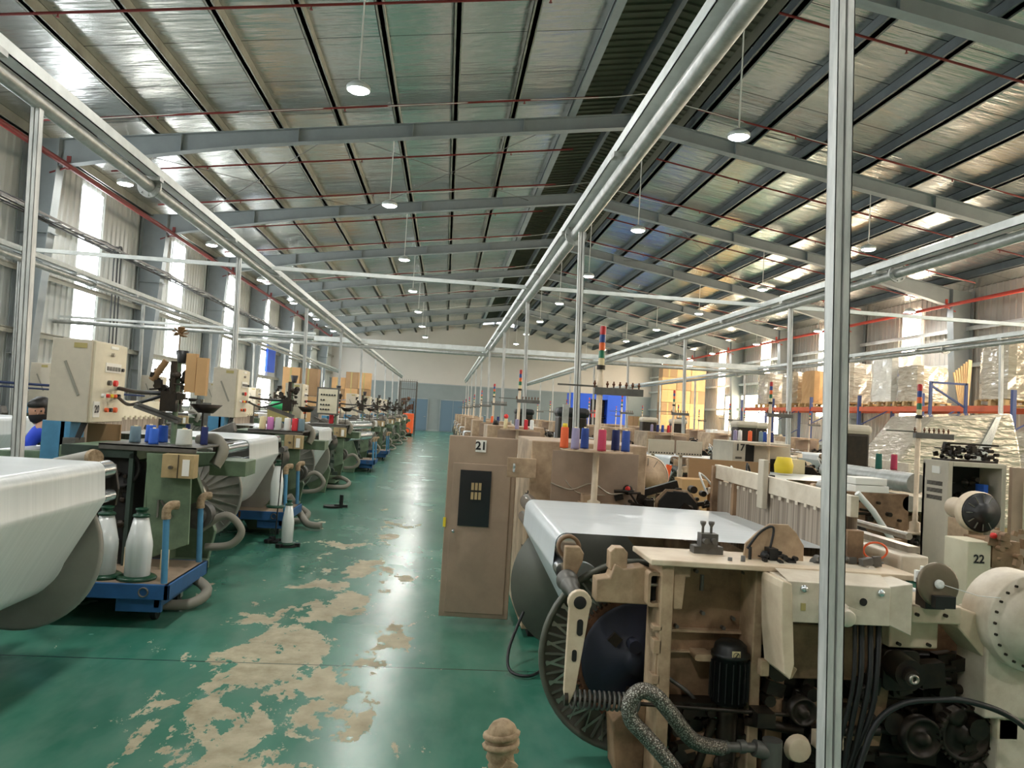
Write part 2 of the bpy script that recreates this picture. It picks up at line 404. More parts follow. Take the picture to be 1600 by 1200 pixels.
# ridge ventilator: raised ribbed roof over the opening
mb = MB()
z2 = top(2.3)+.55
mb.prism([(2.0, z2-.06), (XM, z2+.18), (XM, z2+.22), (2.0, z2-.02)], YF, YB); mb.prism([(XM, z2+.18), (5.1, z2-.12), (5.1, z2-.08), (XM, z2+.22)], YF, YB)
y = YF
while y < YB:
    mb.prism([(2.0, z2-.1), (XM, z2+.14), (XM, z2+.19), (2.0, z2-.05)], y, y+.04); mb.prism([(XM, z2+.14), (5.1, z2-.16), (5.1, z2-.1), (XM, z2+.19)], y, y+.04)
    y += .25
mb.box(2.24, 2.3, YF, YB, top(2.3)+.2, z2-.03); mb.box(4.8, 4.86, YF, YB, top(4.8)+.2, z2-.1)
struct('ceiling_ridge', mb, 'monitor')
mb = MB(); mb.box(XM-.32, XM-.24, YF, YB, top(XM), top(XM)+.25); mb.box(XM+.24, XM+.32, YF, YB, top(XM), top(XM)+.25)
single('ridge_beam', 'dark twin steel channel running under the olive ridge of the roof', 'beam', mb, 'purlinR')

# purlins
xs_l = [-8.35, -7.2, -6.03, -4.83, -3.64, -2.46, -1.31, -.16, 1.02, 2.24]
for i, x in enumerate(xs_l[::-1]):
    z = top(x); mb = MB(); mb.box(x-.035, x+.035, YF, YB, z, z+.2); mb.box(x-.08, x+.06, YF, YB, z, z+.012); mb.box(x-.08, x-.068, YF, YB, z, z+.03)
    if i == 0: mb.box(x-.05, x+.09, YF, YB, z-.02, z+.0)
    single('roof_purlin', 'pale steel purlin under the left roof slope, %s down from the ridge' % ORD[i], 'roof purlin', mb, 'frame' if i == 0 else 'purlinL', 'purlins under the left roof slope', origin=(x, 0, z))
xs_r = [4.86, 6.1, 7.3, 8.5, 9.7, 10.9, 12.1, 13.3, 14.5]
for i, x in enumerate(xs_r):
    z = top(x); mb = MB(); mb.box(x-.05, x+.05, YF, YB, z, z+.2); mb.box(x-.09, x+.09, YF, YB, z, z+.02)
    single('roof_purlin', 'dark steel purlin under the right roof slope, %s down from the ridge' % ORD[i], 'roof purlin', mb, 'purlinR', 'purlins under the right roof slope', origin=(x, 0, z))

# portal frames
def frame(i, Y):
    t = thing('portal_frame', 'grey tapered steel roof frame with columns, %s in line from the camera' % ORD[i], 'steel frame', (XM, Y, 0), 'steel frames of the hall')
    def rafter(x0, x1, mirror):
        n = 10; tp = []; bt = []
        for k in range(n+1):
            x = x0 + (x1-x0)*k/n; e = abs(x-XM)/12.1; d = .3 + .3*max(0, (e-.62)/.38)**1.3
            tp.append((x, top(x)-.005)); bt.append((x, top(x)-d))
        m1 = MB(); m1.prism(tp + bt[::-1], Y-.006, Y+.006)
        for seq, th in ((tp, -.014), (bt, .014)):
            for a, b in zip(seq[:-1], seq[1:]):
                m1.prism([a, b, (b[0], b[1]+th), (a[0], a[1]+th)], Y-.1, Y+.1)
        mesh_obj('rafter', m1, 'frame', t)
        for k in (2, 4, 6, 8):
            m2 = MB(); (xa, za), (xb, zb) = tp[k], bt[k]; m2.box(xa-.006, xa+.006, Y-.095, Y+.095, zb, za); mesh_obj('stiffener', m2, 'frame', t)
    rafter(XM, XL+.735, 0); rafter(XM, XR-.735, 1)
    m1 = MB(); m1.box(XM-.02, XM+.02, Y-.1, Y+.1, top(XM)-.34, top(XM)); mesh_obj('ridge_plate', m1, 'frame', t)
    for side, xw in ((1, XL), (-1, XR)):
        h = top(xw)+.1; m1 = MB(); xi0 = xw+side*.38; xi1 = xw+side*.72; xo = xw+side*.06
        m1.prism([(xo, 0), (xi0, 0), (xi1, h-.45), (xi1, h+.02), (xo, h-.02)] if side > 0 else [(xo, 0), (xo, h-.02), (xi1, h+.02), (xi1, h-.45), (xi0, 0)], Y-.006, Y+.006)
        m1.prism([(xi0, 0), (xi0+side*.015, 0), (xi1+side*.015, h-.45), (xi1, h-.45)], Y-.14, Y+.14); m1.box(min(xo, xo+side*.015), max(xo, xo+side*.015), Y-.14, Y+.14, 0, h)
        m1.box(min(xi1, xi1+side*.015), max(xi1, xi1+side*.015), Y-.14, Y+.14, h-.45, h)
        m1.box(min(xo, xi0), max(xo, xi0), Y-.13, Y+.13, 2.2, 2.215); m1.box(min(xo, xi1), max(xo, xi1), Y-.13, Y+.13, 4.6, 4.615)
        mesh_obj('column', m1, 'frame', t)
for i, Y in enumerate(RY): frame(i, Y)

# daylight strips, windows, girts
wn = 0
mid = [RY[0]-BAY/2 + BAY*k for k in range(-1, 9)]
for k, Y in enumerate(mid):
    wn += 1; mb = MB(); mb.box(XL+.031, XL+.05, Y-.5, Y+.5, 2.75, top(XL)-.15)
    struct('window_%d' % wn, mb, 'stripL')
    wn += 1; mb = MB(); mb.box(XR-.05, XR-.031, Y-.5, Y+.5, 2.3, top(XR)-.1)
    struct('window_%d' % wn, mb, 'stripR')
for Y0, Y1 in ((22.9, 26.6), (29.2, 32.3), (35., 38.2), (40.8, 44.2)):
    wn += 1; mb = MB(); mb.box(XL+.031, XL+.045, Y0, Y1, 1.2, 2.6); wo = struct('window_%d' % wn, mb, 'window')
    mb = MB(); n = int((Y1-Y0)/.22)
    for j in range(n+1): y = Y0+(Y1-Y0)*j/n; mb.box(XL+.06, XL+.075, y-.008, y+.008, 1.2, 2.6)
    for j in range(8): z = 1.2+1.4*j/7; mb.box(XL+.055, XL+.07, Y0, Y1, z-.008, z+.008)
    for z in (1.2, 2.6): mb.box(XL+.03, XL+.09, Y0-.04, Y1+.04, z-.03, z+.03)
    for y in (Y0, (Y0+Y1)/2, Y1): mb.box(XL+.03, XL+.09, y-.03, y+.03, 1.2, 2.6)
    struct('window_frame', mb, 'frame', wo)
wn += 1; mb = MB(); mb.box(XR-.05, XR-.032, 34.6, 41.5, .02, 3.3); struct('door_4', mb, 'doorway')
mb = MB()
for yy in (34.5, 41.5): mb.box(XR-.12, XR-.02, yy, yy+.1, 0, 3.4)
mb.box(XR-.12, XR-.02, 34.5, 41.6, 3.3, 3.4); struct('trim_2', mb, 'frame')
tn = 2
for side, xw, zs in ((1, XL, (1.05, 2.68, 3.9, 5.1)), (-1, XR, (1.2, 2.6, 3.9, 5.0))):
    for z in zs:
        tn += 1; mb = MB()
        a, b = sorted((xw+side*.06, xw+side*.2)); mb.box(a, b, YF, YB, z-.006, z+.006); a, b = sorted((xw+side*.19, xw+side*.2)); mb.box(a, b, YF, YB, z-.09, z+.03)
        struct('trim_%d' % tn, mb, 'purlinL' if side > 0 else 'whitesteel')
# back doors
for n, (x0, x1) in enumerate(((-2.65, -1.3), (-.32, 1.5))):
    mb = MB(); mb.box(x0, x1, YB-.14, YB-.06, .03, 2.33); d = struct('door_%d' % (n+1), mb, 'doorblue')
    mb = MB(); mb.box(x0-.06, x0, YB-.18, YB-.05, 0, 2.4); mb.box(x1, x1+.06, YB-.18, YB-.05, 0, 2.4); mb.box(x0-.06, x1+.06, YB-.18, YB-.05, 2.33, 2.4)
    if n: mb.box((x0+x1)/2-.012, (x0+x1)/2+.012, YB-.15, YB-.13, .03, 2.33)
    mesh_obj('door_frame', mb, 'frame', d)
    mb = MB(); mb.cyl((x1-.12, YB-.14, 1.05), (x1-.12, YB-.22, 1.05), .02, seg=8); mb.cyl((x1-.12, YB-.22, 1.05), (x1-.24, YB-.22, 1.05), .012, seg=8); mesh_obj('door_handle', mb, 'steel', d)
mb = MB(); mb.box(XL, XR, YB-.09, YB-.06, 0, .12); struct('baseboard_back', mb, 'frame')

# ================================================================ lamps
def lamp0():
    x, y, z = 4.07, RY[0]+.9, 5.9
    t = thing('high_bay_lamp', '', 'ceiling lamp', (x, y, z), 'high bay lamps hanging from the roof')
    m = MB(); m.lathe([(0, .115), (.05, .115), (.06, .09), (.11, .085), (.155, .05), (.165, .03), (.165, .0), (.15, -.012)], (x, y, z), (0, 0, 1), 24); mesh_obj('housing', m, 'whitesteel', t)
    m = MB(); m.lathe([(.0, -.045), (.06, -.042), (.12, -.028), (.15, -.008), (.15, .0), (0, .0)], (x, y, z), (0, 0, 1), 24); mesh_obj('lens', m, 'led', t)
    m = MB(); m.cyl((x, y, z+.11), (x, y, top(2.3)+.62), .012, seg=6); mesh_obj('hanging_rod', m, 'wire', t)
    ld = bpy.data.lights.new('lamp_light', 'AREA'); ld.shape = 'DISK'; ld.size = .3; ld.energy = LAMP_W; ld.color = (1.0, .965, .91)
    l = bpy.data.objects.new('lamp_light', ld); col.objects.link(l); l.parent = t; l.location = (0, 0, -.03)
    return t
L0 = lamp0(); used = False
RN = ['beside the left wall', 'over the left looms', 'beside the ridge', 'over the inner right looms', 'beside the right wall']
for r, (x, z) in enumerate(((-6.9, 5.9), (-1.45, 5.9), (4.07, 5.9), (9.5, 5.9), (14.3, 5.55))):
    n = 0
    for k in range(-2, 8):
        vis = k >= (1, 0, 0, 1, 2)[r]; n += vis
        lab = 'high bay lamp %s, out of sight above the camera' % RN[r] if not vis else 'white high bay lamp in the row %s, %s from the camera' % (RN[r].split(',')[0], ORD[n-1])
        y = 10.5 + 5.95*k + (.4 if r >= 2 else 0)
        if not used: t = L0; used = True; t['label'] = lab
        else: t = dup(L0, label=lab)
        t.location = (x, y, z)
        for ch in t.children:
            if ch.name.startswith('hanging_rod'):
                ch.data = ch.data.copy()
                for v in ch.data.vertices:
                    if v.co.z > .2: v.co.z = (top(x)+.2 if r != 2 else top(2.3)+.63)-z
# lamp feed wires sagging across the roof, one per bay
n = 0
for k in range(7):
    y = RY[k] - 1.2 + (0 if k else .2); pts = []
    for i in range(41):
        x = XL+.9 + (XR-XL-1.8)*i/40; pts.append((x, y + .05*math.sin(i*1.3+k), top(x) - .03 - .07*abs(math.sin(i*math.pi/5))))
    m = MB(); m.tube(pts, .009, 5); single('lamp_wire', 'thin white lamp wire sagging across the roof, %s bay from the camera' % ORD[k], 'wire', m, 'wire', 'white wires under the roof', origin=(XL+.9, y, top(XL+.9)))
# tie rods: wind bracing
for k, (x0, x1) in enumerate(((-2.5, 2.0), (6.2, 11.0), (-7.2, -2.6))):
    Y0, Y1 = RY[1 + (k == 1)], RY[2 + (k == 1)]
    m = MB(); m.cyl((x0, Y0, top(x0)-.12), (x1, Y1, top(x1)-.12), .008, seg=6)
    single('bracing_rod', ['thin steel bracing rod crossing the bay left of the ridge', 'thin steel bracing rod crossing the right roof slope', 'thin steel bracing rod crossing the bay near the left eave'][k], 'rod', m, 'castgrey')
    m = MB(); m.cyl((x1, Y0, top(x1)-.14), (x0, Y1, top(x0)-.14), .008, seg=6)
    single('bracing_rod', ['second bracing rod of the crossed pair left of the ridge', 'second bracing rod of the crossed pair on the right slope', 'second bracing rod of the crossed pair near the left eave'][k], 'rod', m, 'castgrey')

# ================================================================ sprinkler pipes
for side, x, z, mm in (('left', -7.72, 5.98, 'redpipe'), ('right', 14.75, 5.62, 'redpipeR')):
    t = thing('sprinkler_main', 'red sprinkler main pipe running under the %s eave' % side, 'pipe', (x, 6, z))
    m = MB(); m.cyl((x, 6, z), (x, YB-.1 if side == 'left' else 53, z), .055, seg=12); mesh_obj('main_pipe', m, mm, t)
    for Y in RY:
        m = MB(); m.box(x-.04, x+.04, Y-.02, Y+.02, z-.07, z+.2); m.beam((x, Y, z-.02), (x + (-.35 if side == 'left' else .3), Y, z-.16), .03, .03); mesh_obj('pipe_bracket', m, mm, t)
for k in range(8):
    y = RY[k] - 2.0 + (3.2 if k == 0 else 0); y = [10.9, 14.6, 17.6, 20.4, 23.2, 26.4, 32.4, 38.4][k]
    for s, (xa, xb) in enumerate(((-7.7, 2.6), (4.6, 14.7))):
        pts = [(x, y, top(x)-.07) for x in (xa, xb)]
        t = thing('sprinkler_branch', 'dark red sprinkler branch pipe under the %s slope, %s from the camera' % (('left', 'right')[s], ORD[k]), 'pipe', (xa, y, top(xa)-.07), 'sprinkler branches under the %s slope' % ('left', 'right')[s])
        m = MB(); m.cyl(pts[0], pts[1], .02, seg=8); mesh_obj('branch_pipe', m, 'redpipe', t)
        for j in range(3):
            f = .2 + .33*j; x = xa+(xb-xa)*f; z = top(x)-.07; m = MB(); m.cyl((x, y, z), (x, y, z-.06), .012, seg=6); m.cyl((x, y, z-.06), (x, y, z-.065), .025, seg=8); mesh_obj('sprinkler_head', m, 'redpipe', t)

# ================================================================ air pipes on posts
LEAN = -.026
def post_mb(x, y, h, s=.031):
    m = MB(); xb = x - LEAN*h
    def sk(v): return (v[0] + (xb-x)*(1-v[2]/h), v[1], v[2])
    x = x + 0; q = MB(); q.box(x-s, x+s, y+s*.85, y+s, 0, h); q.box(x-s, x-s*.88, y-s, y+s, 0, h); q.box(x+s*.88, x+s, y-s, y+s, 0, h); q.box(x-s, x-s*.12, y-s, y-s*.9, 0, h); q.box(x+s*.12, x+s, y-s, y-s*.9, 0, h); q.box(x-s*.16, x-s*.1, y-s, y-s*.4, 0, h); q.box(x+s*.1, x+s*.16, y-s, y-s*.4, 0, h)
    m.add([sk(v) for v in q.v], q.f); m.box(xb-.08, xb+.08, y-.08, y+.08, 0, .01)
    return m
def air_line(desc, x, z, y0, y1, r, posts, flanges, tray=True):
    t = thing('air_pipe', 'galvanised overhead air pipe with white duct, %s' % desc, 'pipe', (x, y0, z))
    m = MB(); m.cyl((x, y0, z), (x, y1, z), r, seg=16); mesh_obj('pipe', m, 'galv', t)
    for f in flanges:
        m = MB(); m.cyl((x, f-.012, z), (x, f+.012, z), r+.055, seg=24); 
        for a in range(8): m.cyl((x+(r+.035)*math.cos(a*.785), f-.03, z+(r+.035)*math.sin(a*.785)), (x+(r+.035)*math.cos(a*.785), f+.03, z+(r+.035)*math.sin(a*.785)), .009, seg=6)
        mesh_obj('flange', m, 'galv', t)
    if tray:
        m = MB(); zz = z+r+.02; xx = x+.055 if x < 0 else x-.055
        m.box(xx-.055, xx+.055, y0, y1, zz, zz+.008); m.box(xx-.055, xx-.049, y0, y1, zz, zz+.09); m.box(xx+.049, xx+.055, y0, y1, zz, zz+.09); mesh_obj('cable_duct', m, 'whitesteel', t)
        yy = y0+2
        while yy < min(y1, 32):
            m = MB(); m.box(xx-.075, xx+.075, yy-.05, yy+.05, z+r-.02, z+r+.02); mesh_obj('saddle', m, 'galv', t); yy += 2.7
    for i, y in enumerate(posts):
        single('support_post', 'galvanised pipe post %s, %s from camera' % (desc, ORD[i]), 'post', post_mb(x, y, z-r+.005), 'galvpost', 'posts of the air pipe %s' % desc, origin=(x-LEAN*z, y, 0))
air_line('over the left looms', -3.02, 3.62, 3.0, 52, .058, [5.67, 11.06, 16.4, 21.8, 27.2, 32.6, 38, 43.4, 48.8], [7.75, 21.5, 36])
air_line('right along the aisle', 1.32, 3.62, 1.2, 53, .062, [2.6, 7.95, 13.25, 18.4, 24.6, 30., 35.4, 40.8, 46.2, 51], [8.35, 24, 40])
air_line('beside the left wall', -6.85, 3.6, 7.0, 50, .055, [12.75, 17.75, 22.75, 27.8, 33, 38, 43], [15.2, 28])
air_line('over the second right row', 5.4, 3.6, 4.5, 52, .055, [11.8, 17.2, 22.7, 28., 33.4, 38.8, 44], [8.9, 18.3, 30])
air_line('over the third right row', 10.9, 3.6, 9.5, 50, .055, [14.3, 20.1, 27.4, 33, 38.5], [16, 28])
# cross members
m = MB(); m.beam((-6.85, 12.55, 3.72), (10.9, 12.75, 3.72), .05, .06); single('cross_bar', 'thin white steel bar tying the pipe rows across the aisle', 'bar', m, 'whitesteel')
t = thing('cross_pipe', 'pale square duct and round pipe crossing the hall deep behind', 'pipe', (-6.85, 26, 3.6))
m = MB(); m.box(-6.9, 11, 25.95, 26.15, 3.66, 3.82); mesh_obj('square_duct', m, 'whitesteel', t)
m = MB(); m.cyl((-6.9, 25.9, 3.55), (11, 25.9, 3.55), .06, seg=12); mesh_obj('round_pipe', m, 'galv', t)
m = MB(); m.cyl((-8.57, 17.4, 3.02), (-3.0, 17.4, 3.02), .045, seg=10); single('cross_pipe', 'galvanised branch pipe from the left wall to the left pipe row', 'pipe', m, 'galv')
m = MB(); m.beam((-8.57, 17.6, 3.15), (-3.0, 17.6, 3.15), .04, .05); single('cross_bar', 'pale steel bar beside the branch pipe at the left wall', 'bar', m, 'whitesteel')
# cable ladder and cables on the left wall
t = thing('cable_ladder', 'cable ladder full of black cables along the left wall columns', 'cable tray', (-7.75, 9, 4.7))
m = MB()
for xx in (-7.92, -7.6): m.box(xx-.006, xx+.006, 8, 45, 4.76, 4.8)
yy = 8
while yy < 45: m.box(-7.92, -7.6, yy, yy+.03, 4.77, 4.79); yy += .5
mesh_obj('ladder', m, 'castgrey', t)
for j in range(5):
    m = MB(); m.tube([(-7.88+.06*j, 8+i*1.2, 4.81 + .03*math.sin(i*2.1+j) - (.08*abs(math.sin(i*.9+j*2)) if j in (1, 3) else 0)) for i in range(31)], .014, 5); mesh_obj('cable', m, 'cable' if j != 2 else 'wire', t)
for j in range(5):
    x0, y0 = -8.2+.05*(j % 3), 19.6+.07*j
    m = MB(); m.tube(smooth_path([(x0+.3, y0-1.5, 4.8), (x0+.1, y0-.6, 4.95+.03*j), (x0-.1, y0-.1, 4.6), (x0-.12, y0, 3.6), (x0-.12, y0+.05, 2.2), (x0-.1, y0, 1.1)]), .015, 6)
    single('power_cable', 'black power cable dropping down the left wall from the ladder', 'cable', m, 'cable', 'black cables dropping down the left wall')
m = MB(); m.box(XL+.2, XL+.3, 36.3, 37.9, 2.9, 4.2); single('blue_sheet', 'blue sheet hung high on the left wall between two columns', 'sheet', m, 'tarp')
# ================================================================ shared machine pieces
def arc(cx, cz, r, a0, a1, n=10): return [(cx + r*math.cos(R(a0+(a1-a0)*i/n)), cz + r*math.sin(R(a0+(a1-a0)*i/n))) for i in range(n+1)]
def ribbed_flange(cx, y, cz, r, face=-1, ribs=24, rin=.13):
    """cast beam flange with radial ribs on its outer face"""
    m = MB(); f = face
    m.lathe([(.05, 0), (r-.02, 0), (r, .005), (r, .03), (r-.012, .035), (r-.025, .03), (r-.03, .012), (rin+.04, .02), (rin, .05), (.05, .05), (.05, 0)], (cx, y, cz), (0, f, 0), 48)
    for i in range(ribs):
        a = 2*math.pi*i/ribs; c, s = math.cos(a), math.sin(a); w = .005
        p0 = Vector((cx+c*rin*.9, y+f*.02, cz+s*rin*.9)); p1 = Vector((cx+c*(r-.03), y+f*.018, cz+s*(r-.03)))
        n = Vector((-s*w, 0, c*w)); up = Vector((0, f*.03, 0)); up1 = Vector((0, f*.012, 0))
        m.add([p0-n, p0+n, p1+n, p1-n, p0-n+up, p0+n+up, p1+n+up1, p1-n+up1], [(0, 1, 2, 3), (7, 6, 5, 4), (0, 4, 5, 1), (1, 5, 6, 2), (2, 6, 7, 3), (3, 7, 4, 0)])
    return m
def clutter(m, x0, x1, y0, y1, z0, z1, n, seed, s=.05):
    """small machine fittings: bolts, blocks, short shafts, pipes, filling a region"""
    rd = random.Random(seed)
    for i in range(n):
        x, y, z = rd.uniform(x0, x1), rd.uniform(y0, y1), rd.uniform(z0, z1); k = rd.random(); q = s*rd.uniform(.4, 1.2)
        if k < .35: m.obox((x, y, z), (q*1.5, q, q*rd.uniform(.6, 2)), rd.uniform(-.2, .2), rd.uniform(-.3, .3))
        elif k < .7: m.cyl((x, y-q*.8, z), (x, y+q*.8, z), q*.6, seg=10)
        elif k < .85: m.cyl((x-q*1.6, y, z), (x+q*1.6, y, z+q*rd.uniform(-.5, .5)), q*.28, seg=8)
        else: m.lathe([(q*.9, 0), (q*.9, q*.3), (q*.5, q*.3), (q*.5, q), (q*.2, q), (0, q)], (x, y, z), (0, -1, 0), 12)
    return m
def cone(x, y, z, colr, r=.032, h=.16, label='', group=None):
    t = thing('thread_cone', label, 'thread cone', (x, y, z), group)
    m = MB(); m.lathe([(0, .004), (r*1.0, .004), (r*1.0, .02), (r*.9, h-.008), (r*.84, h-.002), (0, h-.002)], (x, y, z), (0, 0, 1), 16); mesh_obj('thread', m, colr, t)
    m = MB(); m.lathe([(r*.42, 0), (r*.3, h+.006), (r*.2, h+.006), (0, h+.0)], (x, y, z), (0, 0, 1), 10); mesh_obj('paper_core', m, 'c_cream', t)
    return t

# ================================================================ green loom (left side), built as loom 20
GX = -2.0
def green_loom():
    t = thing('loom', '', 'loom', (-2.9, 6.0, 0))
    P = lambda nm, m, mt, par=t, bv=0: mesh_obj(nm, m, mt, par, bv)
    # drive head at the near end
    m = MB(); m.box(-2.86, -2.5, 6.05, 7.12, 1.04, 1.17); m.box(-2.86, -2.72, 6.3, 7.12, .0, 1.04); m.box(-2.72, -2.66, 6.05, 6.1, .1, 1.02)
    m.box(-2.86, -2.3, 6.9, 7.12, .08, 1.02); m.box(-3.4, -2.0, 6.2, 7.1, .08, .16); P('head_housing', m, 'green', bv=.006)
    m = MB(); m.lathe([(.0, .0), (.125, .0), (.125, .02), (.145, .025), (.145, .0)], (-2.4, 6.045, 1.02), (0, -1, 0), 24); m.box(-2.66, -2.3, 6.06, 6.88, .1, 1.0); P('dark_recess', m, 'interior')
    m = MB(); m.box(-2.62, -2.585, 6.0, 6.06, .15, 1.16); m.box(-2.33, -2.3, 6.0, 6.06, .15, 1.14); m.box(-2.82, -2.3, 6.0, 6.06, 1.1, 1.18); P('head_frame', m, 'darkgreen')
    m = clutter(MB(), -2.57, -2.34, 6.0, 6.1, .25, 1.02, 34, 5, .035); clutter(m, -2.85, -2.68, 6.1, 6.25, .2, .95, 10, 6, .05); P('mechanism', m, 'blackmetal')
    m = MB(); m.prism([(-2.2, 1.15), (-1.87, 1.14), (-1.85, .48), (-2.14, .36)], 5.98, 6.01); m.box(-2.2, -2.18, 6.0, 6.4, .36, 1.15); P('cover_door', m, 'green', bv=.004)
    m = MB(); m.obox((-2.02, 5.965, .74), (.012, .02, .15), 0, -.6); m.obox((-2.08, 5.965, .74), (.012, .02, .13)); P('door_handle', m, 'steel')
    m = MB(); m.box(-2.55, -1.84, 5.98, 7.0, 1.19, 1.205); m.box(-2.55, -1.84, 5.98, 5.99, 1.16, 1.205); P('table_plate', m, 'castgrey', bv=.003)
    m = MB(); m.box(-2.05, -1.82, 5.88, 5.99, .98, 1.155); j = P('junction_box', m, 'tan', bv=.004)
    m = MB(); m.box(-1.935, -1.93, 5.875, 5.88, .98, 1.155); P('seam', m, 'ink', j)
    m = MB(); m.box(-1.9, -1.85, 5.873, 5.88, 1.0, 1.12); P('label_plate', m, 'paper', j)
    m = MB(); m.cyl((-1.98, 5.88, 1.06), (-1.98, 5.85, 1.06), .014, seg=10); P('lock_knob', m, 'steel', j)
    m = MB(); m.box(-1.96, -1.66, 6.75, 7.1, .93, 1.06); P('arm_box', m, 'green', bv=.005)
    m = MB(); m.tube(smooth_path([(-2.05, 6.7, 1.22), (-1.9, 6.65, 1.24), (-1.82, 6.6, 1.15), (-1.86, 6.55, 1.03)]), .05, 10); P('duct_hose', m, 'hose')
    m = MB(); m.tube(smooth_path([(-1.95, 6.6, .5), (-1.75, 6.6, .62), (-1.62, 6.6, .5), (-1.7, 6.6, .38), (-1.9, 6.6, .35)]), .032, 8)
    m.tube(smooth_path([(-2.1, 6.4, .12), (-1.9, 6.2, .2), (-1.72, 6.1, .12), (-1.8, 5.95, .05), (-2.1, 5.9, .05)]), .04, 8); P('suction_hose', m, 'hose')
    m = MB(); m.cyl((-1.95, 6.5, .62), (-1.95, 6.62, .62), .11, seg=24); m.cyl((-1.95, 6.44, .62), (-1.95, 6.5, .62), .07, seg=20); P('motor', m, 'castgrey')
    # frames
    m = MB(); m.prism([(-4.3, 0), (-4.1, 0), (-4.0, .5), (-2.6, .5), (-2.3, 0), (-2.05, 0), (-1.98, .4), (-2.2, .95), (-1.97, 1.0), (-1.97, 1.1), (-4.3, 1.0)], 7.12, 7.2); P('side_frame', m, 'green', bv=.008)
    m = MB(); m.prism([(-4.3, 0), (-4.1, 0), (-4.0, .5), (-2.6, .5), (-2.3, 0), (-2.05, 0), (-1.98, .4), (-2.2, .95), (-1.97, 1.0), (-1.97, 1.1), (-4.3, 1.0)], 9.72, 9.8); P('side_frame', m, 'green', bv=.008)
    m = MB(); m.box(-4.2, -4.05, 7.2, 9.72, .3, .42); m.box(-2.75, -2.65, 7.2, 9.72, .12, .24); m.box(-3.9, -3.7, 7.2, 9.72, .75, .95); P('cross_rail', m, 'darkgreen')
    m = MB(); m.box(-2.6, -2.0, 9.8, 10.25, .35, .95); clutter(m, -2.3, -1.95, 9.8, 10.3, .15, 1.1, 26, 12, .06); P('far_gearbox', m, 'darkgreen')
    m = MB(); m.lathe([(.0, .1), (.1, .1), (.13, .04), (.16, .02), (.16, 0)], (-2.05, 9.82, .9), (0, -1, 0), 20); m.cyl((-1.95, 9.6, 1.0), (-1.95, 9.85, 1.0), .035, seg=10); P('bearing_cap', m, 'castgrey')
    # warp beam
    cx, cz, r = -2.44, .63, .47
    m = MB(); m.cyl((cx, 8.0, cz), (cx, 9.5, cz), .27, seg=48, caps=True); b = P('warp_beam', m, 'package')
    P('flange', ribbed_flange(cx, 7.98, cz, r, -1), 'disc', b); P('flange', ribbed_flange(cx, 9.5, cz, r, 1), 'disc', b)
    m = MB(); m.lathe([(.0, .36), (.05, .36), (.05, .3), (.085, .3), (.095, .24), (.095, .12), (.14, .1), (.15, .0)], (cx, 7.95, cz), (0, -1, 0), 24); P('hub', m, 'steel', b)
    m = MB(); m.cyl((cx, 9.5, cz), (cx, 9.75, cz), .05, seg=12); m.cyl((cx, 7.2, cz), (cx, 7.6, cz), .05, seg=12); P('shaft', m, 'steel', b)
    # guide rollers
    m = MB(); m.cyl((-2.02, 7.3, 1.12), (-2.02, 9.6, 1.12), .055, seg=24); rr = P('guide_roller', m, 'chrome')
    m = MB(); m.lathe([(.0, .02), (.03, .02), (.035, .035), (.06, .035), (.066, .02), (.066, -.03), (.05, -.03)], (-2.02, 7.27, 1.12), (0, -1, 0), 20); P('end_cap', m, 'black', rr)
    m = MB(); m.cyl((-1.99, 7.3, .965), (-1.99, 9.6, .965), .038, seg=20); rr = P('guide_roller', m, 'chrome')
    m = MB(); m.lathe([(.0, .02), (.02, .02), (.045, .02), (.05, .0), (.05, -.03)], (-1.99, 7.27, .965), (0, -1, 0), 16); P('end_cap', m, 'castgrey', rr)
    for y in (7.22, 9.61): m = MB(); m.prism([(-2.06, .9), (-1.96, .9), (-1.95, 1.0), (-1.98, 1.15), (-2.08, 1.15)], y, y+.03); P('roller_bracket', m, 'blackmetal', bv=.004)
    # warp sheet over the rollers down to the beam
    prof = [(-3.45, 1.17), (-2.6, 1.18)] + arc(-2.02, 1.12, .058, 95, 5, 7) + [(-1.958, 1.05)] + arc(-1.99, .965, .042, 20, -35, 4) + [(-1.93, .8), (-1.9, .7)] + arc(cx, cz, .345, 3, -60, 9)
    prof = [(-3.45, 1.17), (-2.6, 1.18)] + arc(-2.02, 1.12, .058, 95, -5, 7) + arc(-1.99, .965, .042, 25, -30, 4) + arc(cx, cz, .28, -30, -140, 12)
    m = MB(); m.strip(prof, 8.06, 9.44); P('warp_sheet', m, 'yarn')
    # harness
    m = MB(); m.box(-3.42, -3.36, 7.3, 9.6, 1.32, 1.5); 
    for k in range(15): m.box(-3.36, -3.34, 7.45+.14*k, 7.49+.14*k, 1.3, 1.34)
    P('harness_beam', m, 'cabcream', bv=.003)
    m = MB(); m.box(-3.42, -3.40, 7.35, 9.55, .95, 1.32); m.box(-3.5, -3.49, 7.35, 9.55, .95, 1.32); P('heddles', m, 'heddle')
    for y in (7.3, 9.56): m = MB(); m.box(-3.55, -3.35, y, y+.04, .7, 1.5); P('harness_post', m, 'castgrey')
    m = MB(); m.cyl((-3.95, 7.2, .95), (-3.95, 9.7, .95), .07, seg=16); m.cyl((-4.1, 7.2, .5), (-4.1, 9.7, .5), .2, seg=24); P('cloth_roll', m, 'yarn')
    m = MB(); m.prism([(-2.98, 1.1), (-2.55, 1.3), (-2.52, 1.2), (-2.6, 1.05)], 9.58, 9.72); P('end_shroud', m, 'castgrey', bv=.01)
    m = MB(); m.lathe([(.0, .05), (.045, .05), (.1, .03), (.12, .0), (.12, -.04)], (-2.42, 7.1, 1.18), (0, -1, 0), 20); m.obox((-2.5, 7.05, 1.25), (.25, .08, .04), 0, .4); P('selvedge_wheel', m, 'castgrey')
    return t

